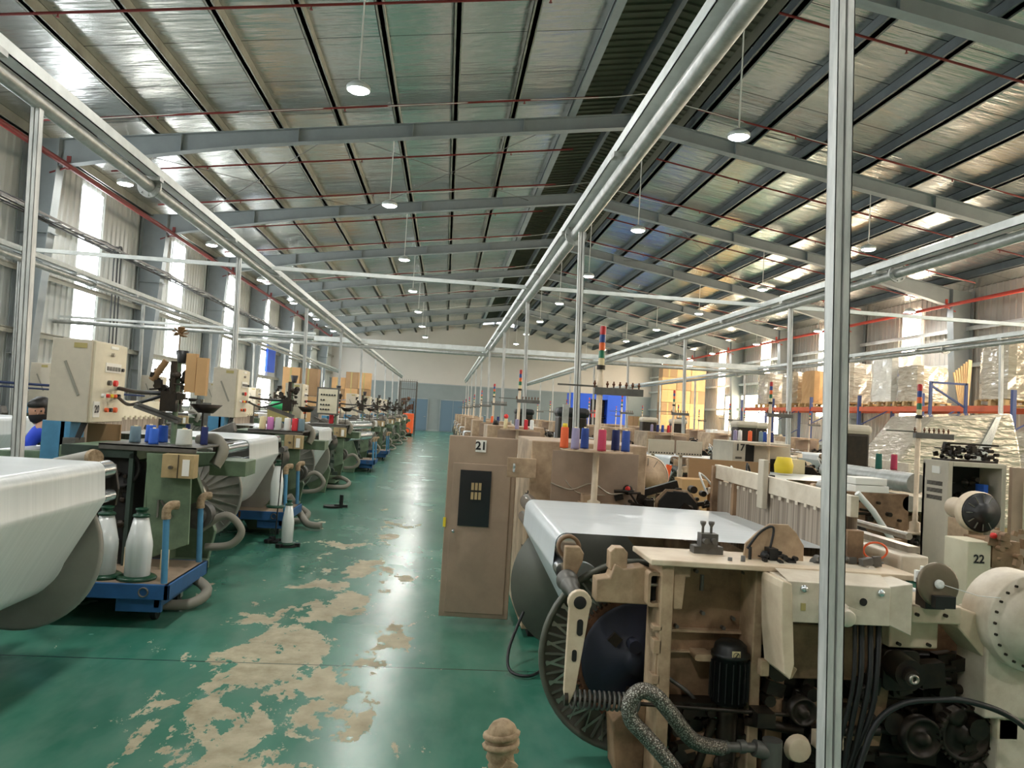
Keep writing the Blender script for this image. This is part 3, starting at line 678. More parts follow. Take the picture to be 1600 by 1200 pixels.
def green_cabinet(open_door=False):
    """cream control cabinet on a blue column"""
    t = thing('control_cabinet', '', 'control cabinet', (-3.13, 6.6, 0))
    P = lambda nm, m, mt, par=t, bv=0: mesh_obj(nm, m, mt, par, bv)
    m = MB(); m.box(-3.22, -3.04, 6.5, 6.7, 0, 1.33); m.box(-3.08, -3.0, 6.5, 6.75, 1.0, 1.33); P('column', m, 'blue', bv=.005)
    m = MB(); m.box(-3.03, -2.93, 6.45, 6.62, 1.0, 1.2); P('relay_box', m, 'castgrey', bv=.004)
    m = MB(); m.box(-3.19, -2.88, 6.5, 7.12, 1.325, 2.0); b = P('cabinet_body', m, 'cabgrey', bv=.005)
    m = MB(); m.box(-2.88, -2.86, 6.52, 7.14, 1.33, 1.99); d = P('front_door', m, 'cabcream', bv=.003)
    m = MB(); m.box(-2.858, -2.852, 6.72, 7.02, 1.75, 1.83); c = P('counter', m, 'paper', d)
    m = MB()
    for k in range(5): m.box(-2.852, -2.848, 6.735+.056*k, 6.775+.056*k, 1.765, 1.8)
    P('counter_digits', m, 'castgrey', c)
    for k, (y, z, cc, rr) in enumerate(((6.83, 1.9, 'steel', .016), (6.8, 1.66, 'castgrey', .022), (6.92, 1.66, 'red', .026), (6.7, 1.55, 'c_white', .018), (6.79, 1.55, 'red', .016), (6.86, 1.55, 'yellow', .016), (6.93, 1.55, 'orange', .016), (7.0, 1.55, 'black', .018), (6.78, 1.43, 'c_orange', .018), (6.86, 1.43, 'black', .018), (6.95, 1.43, 'c_orange', .022), (7.04, 1.78, 'black', .015))):
        m = MB(); m.cyl((-2.86, y, z), (-2.835, y, z), rr, seg=12); P('push_button', m, cc, d)
    m = MB(); m.box(-2.86, -2.855, 6.8, 6.95, 1.95, 1.975); P('name_strip', m, 'paper', d)
    m = MB(); m.box(-3.02, -2.92, 6.495, 6.5, 1.93, 1.97); P('tape', m, 'tape', b)
    m = MB(); m.obox((-3.02, 6.497, 1.68), (.022, .005, .3), 0, -.42); P('tape_mark', m, 'hose', b)
    for k in range(4):
        m = MB(); m.tube(smooth_path([(-2.93+.012*k, 6.55, 1.33), (-2.96+.01*k, 6.52, 1.2), (-2.98, 6.5, 1.05), (-3.02, 6.52, .9)], 4), .008, 5); P('cable', m, 'cable')
    m = MB(); m.cyl((-3.1, 6.7, 1.8), (-3.6, 8.6, 1.79), .012, seg=6); P('cable_rail', m, 'bluenavy')
    return t

def yarn_stand():
    """cone stand with the black tension unit above the drive head"""
    t = thing('yarn_stand', '', 'yarn stand', (-2.12, 6.35, 1.19))
    P = lambda nm, m, mt, par=t, bv=0: mesh_obj(nm, m, mt, par, bv)
    m = MB(); m.cyl((-2.14, 6.35, 1.19), (-2.14, 6.35, 1.86), .022, seg=12); m.cyl((-2.14, 6.35, 1.19), (-2.14, 6.35, 1.21), .05, seg=12); P('pole', m, 'green')
    m = MB(); m.box(-2.24, -2.12, 6.28, 6.42, 1.46, 1.62); m.cyl((-2.16, 6.3, 1.6), (-2.16, 6.3, 1.86), .025, seg=10); clutter(m, -2.33, -2.05, 6.28, 6.42, 1.55, 1.78, 30, 3, .035); P('tension_unit', m, 'blackmetal')
    m = MB(); m.lathe([(.03, 0), (.05, .1), (.045, .1), (.0, .02)], (-2.12, 6.35, 1.85), (0, 0, 1), 14); P('funnel', m, 'black')
    m = MB(); m.tube(smooth_path([(-2.85, 7.0, 1.62), (-2.6, 6.7, 1.6), (-2.35, 6.4, 1.6), (-2.2, 6.35, 1.6)], 5), .018, 7); m.tube(smooth_path([(-2.85, 7.0, 1.54), (-2.6, 6.6, 1.49), (-2.4, 6.4, 1.53), (-2.25, 6.35, 1.58)], 5), .014, 6); P('air_tube', m, 'cable')
    m = MB(); m.beam((-2.45, 6.35, 1.49), (-2.1, 6.35, 1.38), .06, .035); m.beam((-2.42, 6.33, 1.5), (-2.08, 6.33, 1.395), .02, .03); P('guide_bar', m, 'castgrey')
    m = MB(); m.lathe([(.0, 0), (.06, .0), (.13, .07), (.12, .07), (.05, .01), (0, .01)], (-1.95, 6.5, 1.46), (0, 0, 1), 16); m.cyl((-1.97, 6.5, 1.19), (-1.97, 6.5, 1.5), .008, seg=6); P('tray', m, 'blackmetal')
    return t

G0 = green_loom(); C0 = green_cabinet(); S0 = yarn_stand()
offs = [-4.72, 0, 4.35, 8.75, 13.6, 18.0, 22.4, 26.8, 31.2]
desc = ['green loom nearest the camera, cut off at the lower left corner', 'green loom beside the blue trolley, wide white warp sheet over two rollers', 'green loom with coloured thread cones on its head, second behind the trolley',
        'green loom with bare silver rollers and no warp beam wound', 'green loom with orange drive cover just past the bare rollers', 'green loom in the left row, sixth from the camera', 'green loom in the left row, seventh from the camera', 'green loom in the left row, eighth from the camera', 'green loom at the far end of the left row']
gl = {}
G0['label'] = desc[1]; G0['group'] = 'looms in the left row'
for i, dy in enumerate(offs):
    if i == 1: gl[i] = G0; continue
    gl[i] = dup(G0, 0, dy, 0, desc[i], 'looms in the left row', skip=('end_shroud', 'warp_sheet', 'warp_beam') if i == 3 else ('head_housing', 'mechanism', 'cover_door', 'junction_box', 'head_frame', 'dark_recess', 'table_plate', 'door_handle', 'duct_hose', 'suction_hose', 'motor', 'arm_box', 'end_shroud', 'selvedge_wheel', 'side_frame', 'far_gearbox', 'bearing_cap') if i == 0 else ())
if True:   # full-width sheet on the nearest loom
    for ch in gl[0].children:
        if ch.name.startswith('warp_sheet'):
            ch.data = ch.data.copy()
            for v in ch.data.vertices:
                if v.co.y < 2.2: v.co.y -= .9
        if ch.name.startswith('warp_beam'):
            ch.data = ch.data.copy()
            for v in ch.data.vertices:
                if v.co.y < 2.2: v.co.y -= .9
# spare silver rollers of the loom without a beam
m = MB(); m.cyl((-2.05, 16.2, 1.15), (-1.75, 18.1, 1.15), .1, seg=20); m.cyl((-2.0, 16.2, .93), (-1.72, 18.0, .93), .1, seg=20); mesh_obj('bare_roller', m, 'chrome', gl[3])
C0['group'] = 'control cabinets in the left row'
C0['label'] = 'grey cream control cabinet numbered 20 on a light blue column'
cab_lab = ['cream control cabinet on a blue column, second from the camera', 'cream control cabinet with its framed door panel swung open', 'tall cream cabinet fourth along the left row', 'cream control cabinet fifth along the left row', 'cream control cabinet sixth along the left row', 'cream control cabinet seventh along the left row', 'cream control cabinet at the far end of the left row']
cabs = {}
for i, dy in enumerate(offs[2:]):
    cabs[i] = dup(C0, .08 if i else .0, dy, -.05 if i else 0, cab_lab[i], 'control cabinets in the left row')
# number plate 20
m = MB(); m.box(-2.93, -2.888, 6.49, 6.5, 1.36, 1.46); m2 = MB(); m2.box(-2.86, -2.853, 6.55, 6.66, 1.37, 1.5)
np_ = mesh_obj('number_plate', m2, 'paper', C0); text_part('plate_number', '20', C0, (-2.851, 6.605, 1.435), .085, (R(90), 0, R(90)))
# swung open door of the third cabinet
c = cabs[1]; o = c.location
m = MB(); x0, y0 = -2.45, 14.95
m.box(x0, x0+.42, y0, y0+.03, 1.38, 1.9); d = mesh_obj('open_door', m, 'castgrey', c, .004)
m = MB(); m.box(x0+.03, x0+.39, y0-.006, y0, 1.41, 1.87); mesh_obj('panel', m, 'cabcream', d)
for j, (z, n_) in enumerate(((1.76, 6), (1.66, 2), (1.57, 4), (1.48, 4))):
    for q in range(n_):
        m = MB(); m.cyl((x0+.09+.05*q, y0-.006, z), (x0+.09+.05*q, y0-.03, z), .016, seg=8); mesh_obj('switch', m, 'black', d)
S0['label'] = 'green pole stand with black tension unit above the table of blue cones'; S0['group'] = 'yarn stands in the left row'
for i, dy in enumerate(offs[2:]):
    dup(S0, .05, dy, 0, 'pole yarn stand with black tension unit, %s along the left row' % ORD[i+1], 'yarn stands in the left row')
m = MB(); m.box(-2.07, -1.99, 6.3, 6.36, 1.62, 1.93); m.box(-1.98, -1.9, 6.28, 6.34, 1.6, 1.9); single('carton_sleeve', 'folded brown cardboard sleeve hung on the green yarn stand', 'cardboard', m, 'carton')
m = MB(); m.cyl((-2.32, 6.3, 1.7), (-2.22, 6.3, 1.86), .03, .026, seg=12); single('thread_cone', 'tilted cream and brown thread tube leaning on the tension unit', 'thread cone', m, 'tubewood')
m = MB(); rd = random.Random(4)
for i in range(26):
    a, b = rd.uniform(0, 6.28), rd.uniform(-.4, 1.3); m.obox((-2.14+.04*math.cos(a)*math.cos(b), 6.33+.04*math.sin(a)*math.cos(b), 2.08+.04*math.sin(b)), (.05, .02, .006), a, -b)
m.cyl((-2.14, 6.33, 1.86), (-2.14, 6.33, 2.08), .004, seg=5); single('dried_leaf_sprig', 'small dark dried leaf sprig on top of the green yarn stand', 'sprig', m, 'tubewood')
# thread cones on the table of loom 20
for x, y, c_, r, h, lb in ((-2.375, 6.2, 'c_slate', .042, .13, 'slate grey thread cone, leftmost on the green loom table'), (-2.305, 6.32, 'c_blue', .04, .14, 'bright blue thread cone beside the slate grey one'), (-2.24, 6.4, 'c_blue', .04, .14, 'bright blue thread cone directly before the green pole'),
                           (-2.2, 6.1, 'c_blue', .036, .125, 'bright blue thread cone at the table front edge'), (-2.08, 6.5, 'c_navy', .02, .16, 'thin navy thread cone with yellow top behind the pole'), (-1.99, 6.15, 'c_grey', .06, .13, 'wide grey thread cone on the green loom table'), (-1.9, 6.35, 'c_navy', .028, .15, 'navy thread cone at the right end of the table')):
    cone(x, y, 1.205, c_, r, h, lb, 'thread cones on the table of the green loom')
for x, c_, lb in ((-2.4, 'c_cream', 'cream'), (-2.3, 'c_pink', 'pink'), (-2.2, 'c_grey', 'grey'), (-2.08, 'c_white', 'white'), (-1.98, 'c_red', 'red'), (-1.9, 'c_slate', 'slate')):
    cone(x+.02, 10.4, 1.205, c_, .045, .17, '%s thread cone on the table of the second green loom' % lb, 'thread cones on the second green loom')
for x, c_ in ((-2.2, 'c_red'), (-2.1, 'c_white')):
    cone(x, 15.3, 1.205, c_, .045, .2, '%s thread cone on the loom beside the open cabinet door' % ('red' if c_ == 'c_red' else 'white'), 'thread cones by the open cabinet')
# rolled carton tube lying at the near sheet
t = thing('paper_tube', 'frayed brown paper tube leaning beside the nearest warp sheet', 'tube', (-2.35, 5.1, 1.2))
m = MB(); m.cyl((-2.55, 5.36, 1.1), (-2.16, 5.02, 1.17), .03, .055, seg=20); mesh_obj('tube', m, 'hose', t)
m = MB(); m.cyl((-2.165, 5.02, 1.17), (-2.14, 5.0, 1.175), .057, .05, seg=20); mesh_obj('frayed_end', m, 'cloth', t)

# looms of the wall-side row: the same green machines
for i, dy in enumerate((1.6, 6.2, 10.8, 15.4, 20.0, 24.6, 29.2)):
    dup(G0, -3.55, dy, 0, 'green loom in the row beside the left wall, %s from the camera' % ORD[i], 'looms in the row beside the left wall')
    if i: dup(C0, -3.6, dy+.5, -.02, 'cream control cabinet in the wall side row, %s from the camera' % ORD[i-1], 'cabinets in the wall side row', skip=('number_plate', 'plate_number'))
    dup(S0, -3.6, dy+.2, 0, 'pole yarn stand in the wall side row, %s from the camera' % ORD[i], 'yarn stands in the wall side row')
m = MB(); m.cyl((-4.6, 7.6, 1.62), (-3.2, 8.5, 1.6), .014, seg=6); m.cyl((-4.6, 7.62, 1.58), (-3.2, 8.52, 1.56), .01, seg=6); single('air_rail', 'dark blue air rail running above the wall side looms', 'pipe', m, 'bluenavy')

# ================================================================ trolley and bobbins
t = thing('trolley', 'blue platform trolley with two upright handles and castors', 'trolley', (-2.3, 5.8, 0))
P = lambda nm, m, mt, par=t, bv=0: mesh_obj(nm, m, mt, par, bv)
m = MB(); m.box(-3.0, -1.8, 5.46, 6.3, .285, .3); P('deck', m, 'board', bv=.003)
m = MB(); m.box(-3.0, -1.79, 5.44, 5.47, .2, .3); m.box(-3.0, -1.79, 6.29, 6.32, .2, .3); m.box(-1.82, -1.79, 5.44, 6.32, .2, .3); m.box(-3.0, -2.97, 5.44, 6.32, .2, .3)
m.box(-2.15, -1.85, 5.5, 5.54, .1, .2); m.box(-1.9, -1.86, 5.5, 6.2, .13, .2); P('frame', m, 'bluedeep', bv=.003)
for k, x in enumerate((-2.62, -2.35)):
    m = MB(); m.box(x, x+.02, 5.43, 5.44, .22, .29); P('slot', m, 'rust')
m = MB(); m.lathe([(.034, 0), (.034, .015), (.026, .015), (.026, -.02)], (-1.95, 5.44, .25), (0, -1, 0), 16); P('socket_ring', m, 'castgrey')
for y, z in ((5.5, .8), (6.25, .78)):
    m = MB(); m.cyl((-1.84, y, .28), (-1.86, y, z), .022, seg=12); h = P('handle_post', m, 'blue')
    m = MB(); m.tube(smooth_path([(-1.86, y, z-.06), (-1.86, y, z), (-1.84, y+.02, z+.03), (-1.8, y+.05, z+.03)], 4), .032, 8); P('rag_grip', m, 'cloth', h)
for x, y in ((-1.95, 5.7), (-2.85, 5.7), (-1.95, 6.15), (-2.85, 6.15)):
    m = MB(); m.cyl((x-.018, y, .062), (x+.018, y, .062), .06, seg=20); wv = P('castor', m, 'black')
    m = MB(); m.box(x-.03, x-.022, y-.03, y+.03, .05, .2); m.box(x+.022, x+.03, y-.03, y+.03, .05, .2); m.box(x-.03, x+.03, y-.03, y+.03, .15, .2); P('fork', m, 'steel', wv)
m = MB(); m.cyl((-1.93, 5.75, .3), (-1.93, 5.75, .44), .006, seg=6); P('pin', m, 'rust')

def bobbin(x, y, z, label, group, h=.5, s=1.0, tone='thread'):
    t = thing('yarn_bobbin', label, 'bobbin', (x, y, z), group)
    m = MB(); m.lathe([(0, 0), (.125*s, 0), (.13*s, .012), (.12*s, .025), (.03, .03)], (x, y, z), (0, 0, 1), 32); mesh_obj('base_flange', m, 'bottlegreen', t)
    m = MB(); m.lathe([(.08*s, .026), (.083*s, .03), (.088*s, h*.46), (.085*s, h*.52), (.048*s, h*.86), (.02, h*.87)], (x, y, z), (0, 0, 1), 32); mesh_obj('yarn', m, tone, t)
    m = MB(); m.lathe([(.03*s, h*.86), (.056*s, h*.862), (.058*s, h*.885), (.05*s, h*.9), (.036*s, h*.91), (.034*s, h*.945), (.042*s, h*.955), (.043*s, h*.98), (.03*s, h*.985), (.0, h*.97)], (x, y, z), (0, 0, 1), 28); mesh_obj('top_cap', m, 'bottlegreen', t)
    return t
g = 'white yarn bobbins standing on the trolley'
bobbin(-2.3, 5.62, .3, 'white yarn bobbin with green cap on the trolley, half hidden by the beam flange', g)
bobbin(-2.06, 5.6, .3, 'white yarn bobbin with green cap in the middle of the trolley', g)
for x, y, lb in ((-2.28, 6.0, 'small cream spool stub behind the left trolley bobbin'), (-2.0, 5.95, 'small cream spool stub behind the right trolley bobbin')):
    m = MB(); m.cyl((x, y, .3), (x, y, .44), .03, seg=14); single('spool', lb, 'spool', m, 'c_cream')
g = 'bobbins by the left looms'
b1 = bobbin(-1.64, 8.7, .02, 'slim white yarn bobbin standing on a black base in the aisle', g, .5, .75)
b2 = bobbin(-1.85, 9.0, .38, 'white yarn bobbin raised on the second trolley by the green loom', g, .55, .8)
for bx, by, lb in ((-1.64, 8.7, 'black bobbin stand on the floor under the slim white bobbin'), (-1.82, 8.95, 'black rod stand on the floor beside the slim bobbin')):
    m = MB(); m.cyl((bx, by, 0), (bx, by, .02), .12, seg=20)
    for a in range(3): m.obox((bx+.1*math.cos(a*2.1), by+.1*math.sin(a*2.1), .02), (.09, .05, .04), a*2.1)
    if 'rod' in lb: m.cyl((bx, by, .02), (bx+.02, by, 1.0), .008, seg=6)
    single('bobbin_stand', lb, 'stand', m, 'black')
m = MB(); m.cyl((-1.64, 12.1, 0), (-1.64, 12.1, .03), .13, seg=16); m.obox((-1.5, 12.1, .03), (.2, .05, .04)); m.cyl((-1.5, 12.1, 0), (-1.5, 12.1, .2), .03, seg=10); single('bobbin_stand', 'empty black bobbin stand on the floor by the third loom', 'stand', m, 'black')
t2 = dup(t, .05, 3.75, 0, 'second blue trolley beyond the first, beside the slim bobbins')
for dy, lb in ((13.2, 'blue trolley beside the loom past the bare rollers'), (17.5, 'small blue trolley deep along the left row')):
    dup(t, .2, dy, 0, lb)
m = MB(); m.tube(smooth_path([(-1.9, 10.0, .4), (-1.75, 10.1, .15), (-1.62, 9.9, .07), (-1.45, 9.85, .06)]), .045, 10); single('floor_hose', 'grey corrugated hose end lying on the floor by the second trolley', 'hose', m, 'hose')
# ================================================================ beige loom (right side), built as loom 21
def rrect(x0, x1, z0, z1, r=.02):
    return [(x, z) for cx, cz, a in ((x1-r, z1-r, 0), (x0+r, z1-r, 90), (x0+r, z0+r, 180), (x1-r, z0+r, 270)) for x, z in arc(cx, cz, r, a, a+90, 4)]
BCX, BCZ, BR = .975, .48, .46
def beige_loom():
    t = thing('loom', '', 'loom', (1.5, 3.4, 0))
    P = lambda nm, m, mt, par=t, bv=0: mesh_obj(nm, m, mt, par, bv)
    # near side frame: web, posts, rails
    m = MB(); m.prism([(1.02, .0), (1.02, .965), (2.2, .965), (2.3, .8), (2.6, .72), (2.6, 0), (1.55, 0), (1.5, .3), (1.1, .3), (1.08, 0)], 3.5, 3.56)
    f = P('side_frame', m, 'beigedark', bv=.004)
    m = MB(); m.prism([(.99, 0), (1.05, 0), (1.04, 1.0), (.985, 1.0)], 3.3, 3.52); m.prism([(1.42, .0), (1.47, 0), (1.465, .99), (1.425, .99)], 3.34, 3.52)
    m.prism([(1.05, .79), (1.09, .79), (1.1, .93), (1.12, .93), (1.12, .98), (1.04, .98)], 3.32, 3.5)
    P('frame_post', m, 'beige', f, .006)
    m = MB(); m.prism([(.93, .985), (1.75, .975), (2.15, .965), (2.15, .99), (1.72, 1.0), (.93, 1.01)], 3.28, 3.62); P('top_rail', m, 'beigelight', f, .005)
    m = MB(); m.prism([(1.06, .655), (1.42, .655), (1.42, .667), (1.06, .667)], 3.46, 3.5); m.prism([(1.06, .56), (1.42, .56), (1.42, .567), (1.06, .567)], 3.47, 3.5); m.prism(rrect(1.185, 1.275, .545, .575, .014), 3.4, 3.5)
    m.obox((1.37, 3.44, .5), (.12, .12, .008), 0, .2); P('web_rib', m, 'beige', f)
    m = MB()
    for x, z in ((1.12, .675), (1.34, .675), (1.385, .72), (1.385, .56), (1.24, .74), (1.43, .93), (1.2, .93), (1.12, .1), (1.4, .15)): m.cyl((x, 3.52, z), (x, 3.47, z), .009, seg=8)
    m.cyl((1.2, 3.4, .86), (1.2, 3.4, .93), .01, seg=8); P('bolt', m, 'castgrey', f)
    m = MB(); m.tube(smooth_path([(1.06, 3.48, .46), (1.2, 3.46, .37), (1.24, 3.45, .28), (1.2, 3.44, .2)]), .01, 6); P('thin_pipe', m, 'castgrey', f)
    # back rest arm to the roller
    m = MB(); m.prism([(.72, .79), (.99, .785), (.99, .93), (.93, .955), (.84, .94), (.8, .96), (.78, .9), (.72, .89)], 3.4, 3.5); m.prism([(.78, .93), (.86, .92), (.86, 1.01), (.84, 1.03), (.8, 1.03), (.78, 1.01)], 3.42, 3.5); a = P('back_arm', m, 'beige', bv=.006)
    m = MB()
    q = rrect(.935, 1.0, .795, .945, .015); qi = rrect(.947, .988, .81, .93, .01)
    n = len(q); m.add([(x, 3.33, z) for x, z in q] + [(x, 3.33, z) for x, z in qi] + [(x, 3.41, z) for x, z in q] + [(x, 3.41, z) for x, z in qi], [(i, (i+1) % n, n+(i+1) % n, n+i) for i in range(n)] + [(i, 2*n+i, 2*n+(i+1) % n, (i+1) % n) for i in range(n)] + [(n+i, n+(i+1) % n, 3*n+(i+1) % n, 3*n+i) for i in range(n)])
    P('slot_frame', m, 'beige', a); m = MB(); m.prism(qi, 3.38, 3.4); P('slot_opening', m, 'interior', a)
    m = MB(); m.cyl((.95, 3.36, .885), (.985, 3.36, .885), .008, seg=8); m.cyl((1.0, 3.34, .86), (1.02, 3.34, .86), .01, seg=8); P('adjusting_screw', m, 'steel', a)
    # rollers
    m = MB(); m.cyl((.63, 3.66, .985), (.63, 5.5, .985), .054, seg=28); r1 = P('guide_roller', m, 'chrome')
    m = MB(); m.lathe([(.0, -.02), (.036, -.02), (.045, .01), (.053, .012), (.057, .01), (.057, -.03)], (.63, 3.65, .985), (0, -1, 0), 24); P('end_ring', m, 'beigedark', r1)
    m = MB(); m.cyl((.605, 3.62, .88), (.605, 5.5, .88), .036, seg=24); r2 = P('guide_roller', m, 'chrome')
    m = MB(); m.prism([(.6, 1.0), (.67, 1.0), (.69, .97), (.685, .93), (.66, .87), (.67, .83), (.61, .84), (.6, .9)], 3.57, 3.62); P('roller_bracket', m, 'beige', bv=.006)
    m = MB(); m.lathe([(.048, -.02), (.052, .0), (.048, .02), (.04, .03), (.044, .05), (.044, .07), (.03, .09), (.03, .2), (.0, .2)], (.615, 3.56, .845), (.1, -1, -.22), 24); P('bearing', m, 'castgrey')
    # whip lever and spring
    m = MB()
    hx, hz, lx, lz = .63, .81, .6, .41
    o = [(hx + .052*math.cos(R(a)), hz + .052*math.sin(R(a))) for a in range(-30, 211, 20)]
    m.prism(o + [(lx-.018, lz+.02), (lx-.008, lz-.03), (lx+.008, lz-.03), (lx+.03, lz+.02)], 3.29, 3.325); lv = P('whip_lever', m, 'beigelight', bv=.005)
    m = MB(); m.lathe([(0, .008), (.02, .008), (.026, .004), (.028, 0)], (hx, 3.29, hz), (0, -1, 0), 18); m.prism([(q0+.02, q1) for q0, q1 in rrect(.602, .628, .67, .74, .012)], 3.286, 3.29); m.prism([(q0+.005, q1) for q0, q1 in rrect(.602, .622, .56, .61, .009)], 3.286, 3.29); P('lever_hole', m, 'interior', lv)
    m = MB(); c = []
    for i in range(14*12+1): a = 2*math.pi*i/12; c.append((.61+.3*i/(14*12), 3.3+.036*math.sin(a), .4-.01*i/168+.036*math.cos(a)))
    m.tube(c, .006, 6); P('spring', m, 'castgrey')
    m = MB(); m.cyl((.59, 3.3, .4), (1.62, 3.3, .355), .009, seg=8); m.cyl((.6, 3.3, .4), (.585, 3.3, .4), .03, seg=12); m.box(1.42, 1.5, 3.24, 3.34, .32, .38); P('spring_rod', m, 'blackmetal')
    # warp beam
    b = P('warp_beam', MB().cyl((BCX, 3.75, BCZ), (BCX, 5.2, BCZ), .155, seg=48), 'package')
    fo = P('flange', ribbed_flange(BCX, 3.68, BCZ, BR, -1, 28, .2), 'discdark', b)
    m = MB()
    for i in range(28):
        a0 = 2*math.pi*i/28
        for da in (.13, -.13): m.beam((BCX+.31*math.cos(a0), 3.655, BCZ+.31*math.sin(a0)), (BCX+(BR-.035)*math.cos(a0+da), 3.66, BCZ+(BR-.035)*math.sin(a0+da)), .007, .012)
    P('flange_ribs', m, 'steel', fo)
    m = MB(); m.lathe([(.0, 0), (BR, 0), (BR, .02), (.0, .02)], (BCX, 5.2, BCZ), (0, 1, 0), 48); P('flange', m, 'discdark', b)
    m = MB(); g = []
    for i in range(72):
        a = 2*math.pi*i/72
        for da, rr in ((-.018, .285), (-.01, .302), (.01, .302), (.018, .285)): g.append((BCX+rr*math.cos(a+da), BCZ+rr*math.sin(a+da)))
    m.prism(g[::-1], 3.615, 3.65); P('gear', m, 'rust', b)
    m = MB(); m.lathe([(0, .06), (.06, .06), (.07, .02), (.25, .015), (.265, .0)], (BCX, 3.61, BCZ), (0, -1, 0), 40); m.cyl((BCX-.03, 3.6, BCZ+.08), (BCX-.03, 3.52, BCZ+.08), .03, seg=14); P('hub_cover', m, 'hubblue', b)
    m = MB()
    for a in (20, 140, 260): m.obox((BCX+.15*math.cos(R(a)), 3.585, BCZ+.15*math.sin(R(a))), (.05, .03, .05), 0, -R(a))
    P('hub_lug', m, 'blackmetal', b)
    m = MB(); m.prism([(.86, .02), (.99, .02), (.99, .33), (.93, .33), (.84, .25)], 3.45, 3.6); P('beam_bearing', m, 'beigedark', bv=.006)
    m = MB(); m.cyl((.985, 3.32, .62), (.985, 3.32, .46), .007, seg=8); m.box(.965, 1.0, 3.3, 3.36, .6, .66); m.box(.965, 1.0, 3.3, 3.36, .47, .51); m.box(.96, 1.0, 3.3, 3.36, .7, .72); P('hinge_rod', m, 'beige', bv=.003)
    # warp sheet
    prof = [(2.02, 1.02), (1.2, 1.035)] + arc(.63, .985, .0565, 85, 185, 8) + arc(.605, .88, .038, 165, 215, 4) + arc(BCX, BCZ, .16, 215, 320, 8)
    m = MB(); m.strip(prof, 3.72, 5.12); P('warp_sheet', m, 'yarn')
    # healds
    m = MB(); m.prismx([(3.5, 1.21), (3.5, 1.31), (5.35, 1.33), (5.35, 1.235)], 1.94, 1.98)
    for k in range(16): m.box(1.935, 1.94, 3.62+.105*k, 3.65+.105*k, 1.2, 1.22)
    hb = P('harness_beam', m, 'offwhite', bv=.003)
    m = MB(); m.box(1.9, 1.935, 4.42, 4.5, 1.13, 1.42); P('lifting_lug', m, 'cabgrey', hb, .006)
    m = MB(); m.box(1.955, 1.957, 3.6, 5.3, .82, 1.22); m.box(2.03, 2.032, 3.6, 5.3, .82, 1.22); P('heddles', m, 'heddle')
    for q in ((1.92, 2.0, 3.48, 3.53, .95, 1.15), (1.92, 2.0, 5.32, 5.36, .7, 1.32), (1.93, 1.99, 4.95, 4.99, .85, 1.23)): m = MB(); m.box(*q); P('harness_post', m, 'beigedark', bv=.003)
    # plates, clamps and fittings on the rail
    m = MB(); m.prism([(1.41, .99), (1.7, .99), (1.7, 1.07), (1.66, 1.13), (1.62, 1.165), (1.53, 1.165), (1.47, 1.12), (1.42, 1.07)], 3.46, 3.475); P('eight_sided_plate', m, 'beige', bv=.003)
    m = MB(); m.tube(smooth_path([(1.42, 3.44, 1.05), (1.48, 3.44, 1.13), (1.54, 3.44, 1.15), (1.52, 3.43, 1.04)]), .006, 6); m.box(1.51, 1.55, 3.4, 3.46, 1.0, 1.06); m.cyl((1.43, 3.43, .99), (1.43, 3.43, 1.06), .008, seg=8); clutter(m, 1.48, 1.62, 3.36, 3.44, 1.0, 1.04, 12, 8, .022); P('yarn_sensor', m, 'black')
    m = MB(); m.box(1.19, 1.33, 3.5, 3.56, 1.0, 1.04); m.box(1.22, 1.3, 3.49, 3.55, 1.04, 1.1)
    for x in (1.235, 1.275): m.lathe([(.006, 0), (.006, .03), (.014, .045), (.014, .055), (0, .055)], (x, 3.52, 1.1), (0, 0, 1), 10); m.cyl((x, 3.49, 1.07), (x, 3.46, 1.07), .013, seg=10)
    m.lathe([(.01, 0), (.01, .03), (.0, .03)], (1.37, 3.36, 1.0), (0, 0, 1), 10); m.lathe([(.01, 0), (.01, .02), (.0, .02)], (1.31, 3.36, 1.0), (0, 0, 1), 10); P('yarn_clamp', m, 'castgrey')
    
    for k in range(12): m = clutter(MB(), 1.7+.034*k, 1.7+.034*k, 3.38, 3.58, 1.0, 1.03, 1, 40+k, .03); P('rail_fitting', m, 'castgrey')
    # drive motor
    m = MB(); m.lathe([(.0, .27), (.05, .268), (.07, .25), (.075, .22), (.085, .215), (.085, .2), (.078, .2), (.078, 0), (0, 0)], (1.34, 3.38, .38), (0, 0, 1), 24)
    for a in range(18): m.obox((1.34+.08*math.cos(a*.349), 3.38+.08*math.sin(a*.349), .48), (.014, .004, .17), a*.349)
    mo = P('drive_motor', m, 'black')
    m = MB(); m.box(1.318, 1.355, 3.300, 3.304, .585, .622); P('notice', m, 'c_cream', mo)
    m = MB(); m.tube([(1.3365+.014*math.cos(a*.42), 3.297, .6035+.014*math.sin(a*.42)) for a in range(16)], .0012, 4); m.obox((1.3365, 3.297, .6035), (.003, .002, .026), 0, .6); P('notice_mark', m, 'ink', mo)
    m = MB(); m.box(1.1, 1.45, 3.4, 3.5, .3, .36); m.cyl((1.34, 3.38, .1), (1.34, 3.38, .38), .045, seg=14); clutter(m, 1.1, 1.48, 3.36, 3.48, .02, .34, 34, 9, .045); m.cyl((1.2, 3.4, .02), (1.28, 3.38, .3), .02, seg=8); P('lower_linkage', m, 'blackmetal')
    m = MB(); m.box(1.12, 1.42, 3.4, 3.5, .12, .2); m.lathe([(.0, .05), (.05, .05), (.09, .02), (.1, 0)], (1.27, 3.44, .14), (0, -1, 0), 20); P('foot_casting', m, 'beigedark', bv=.01)
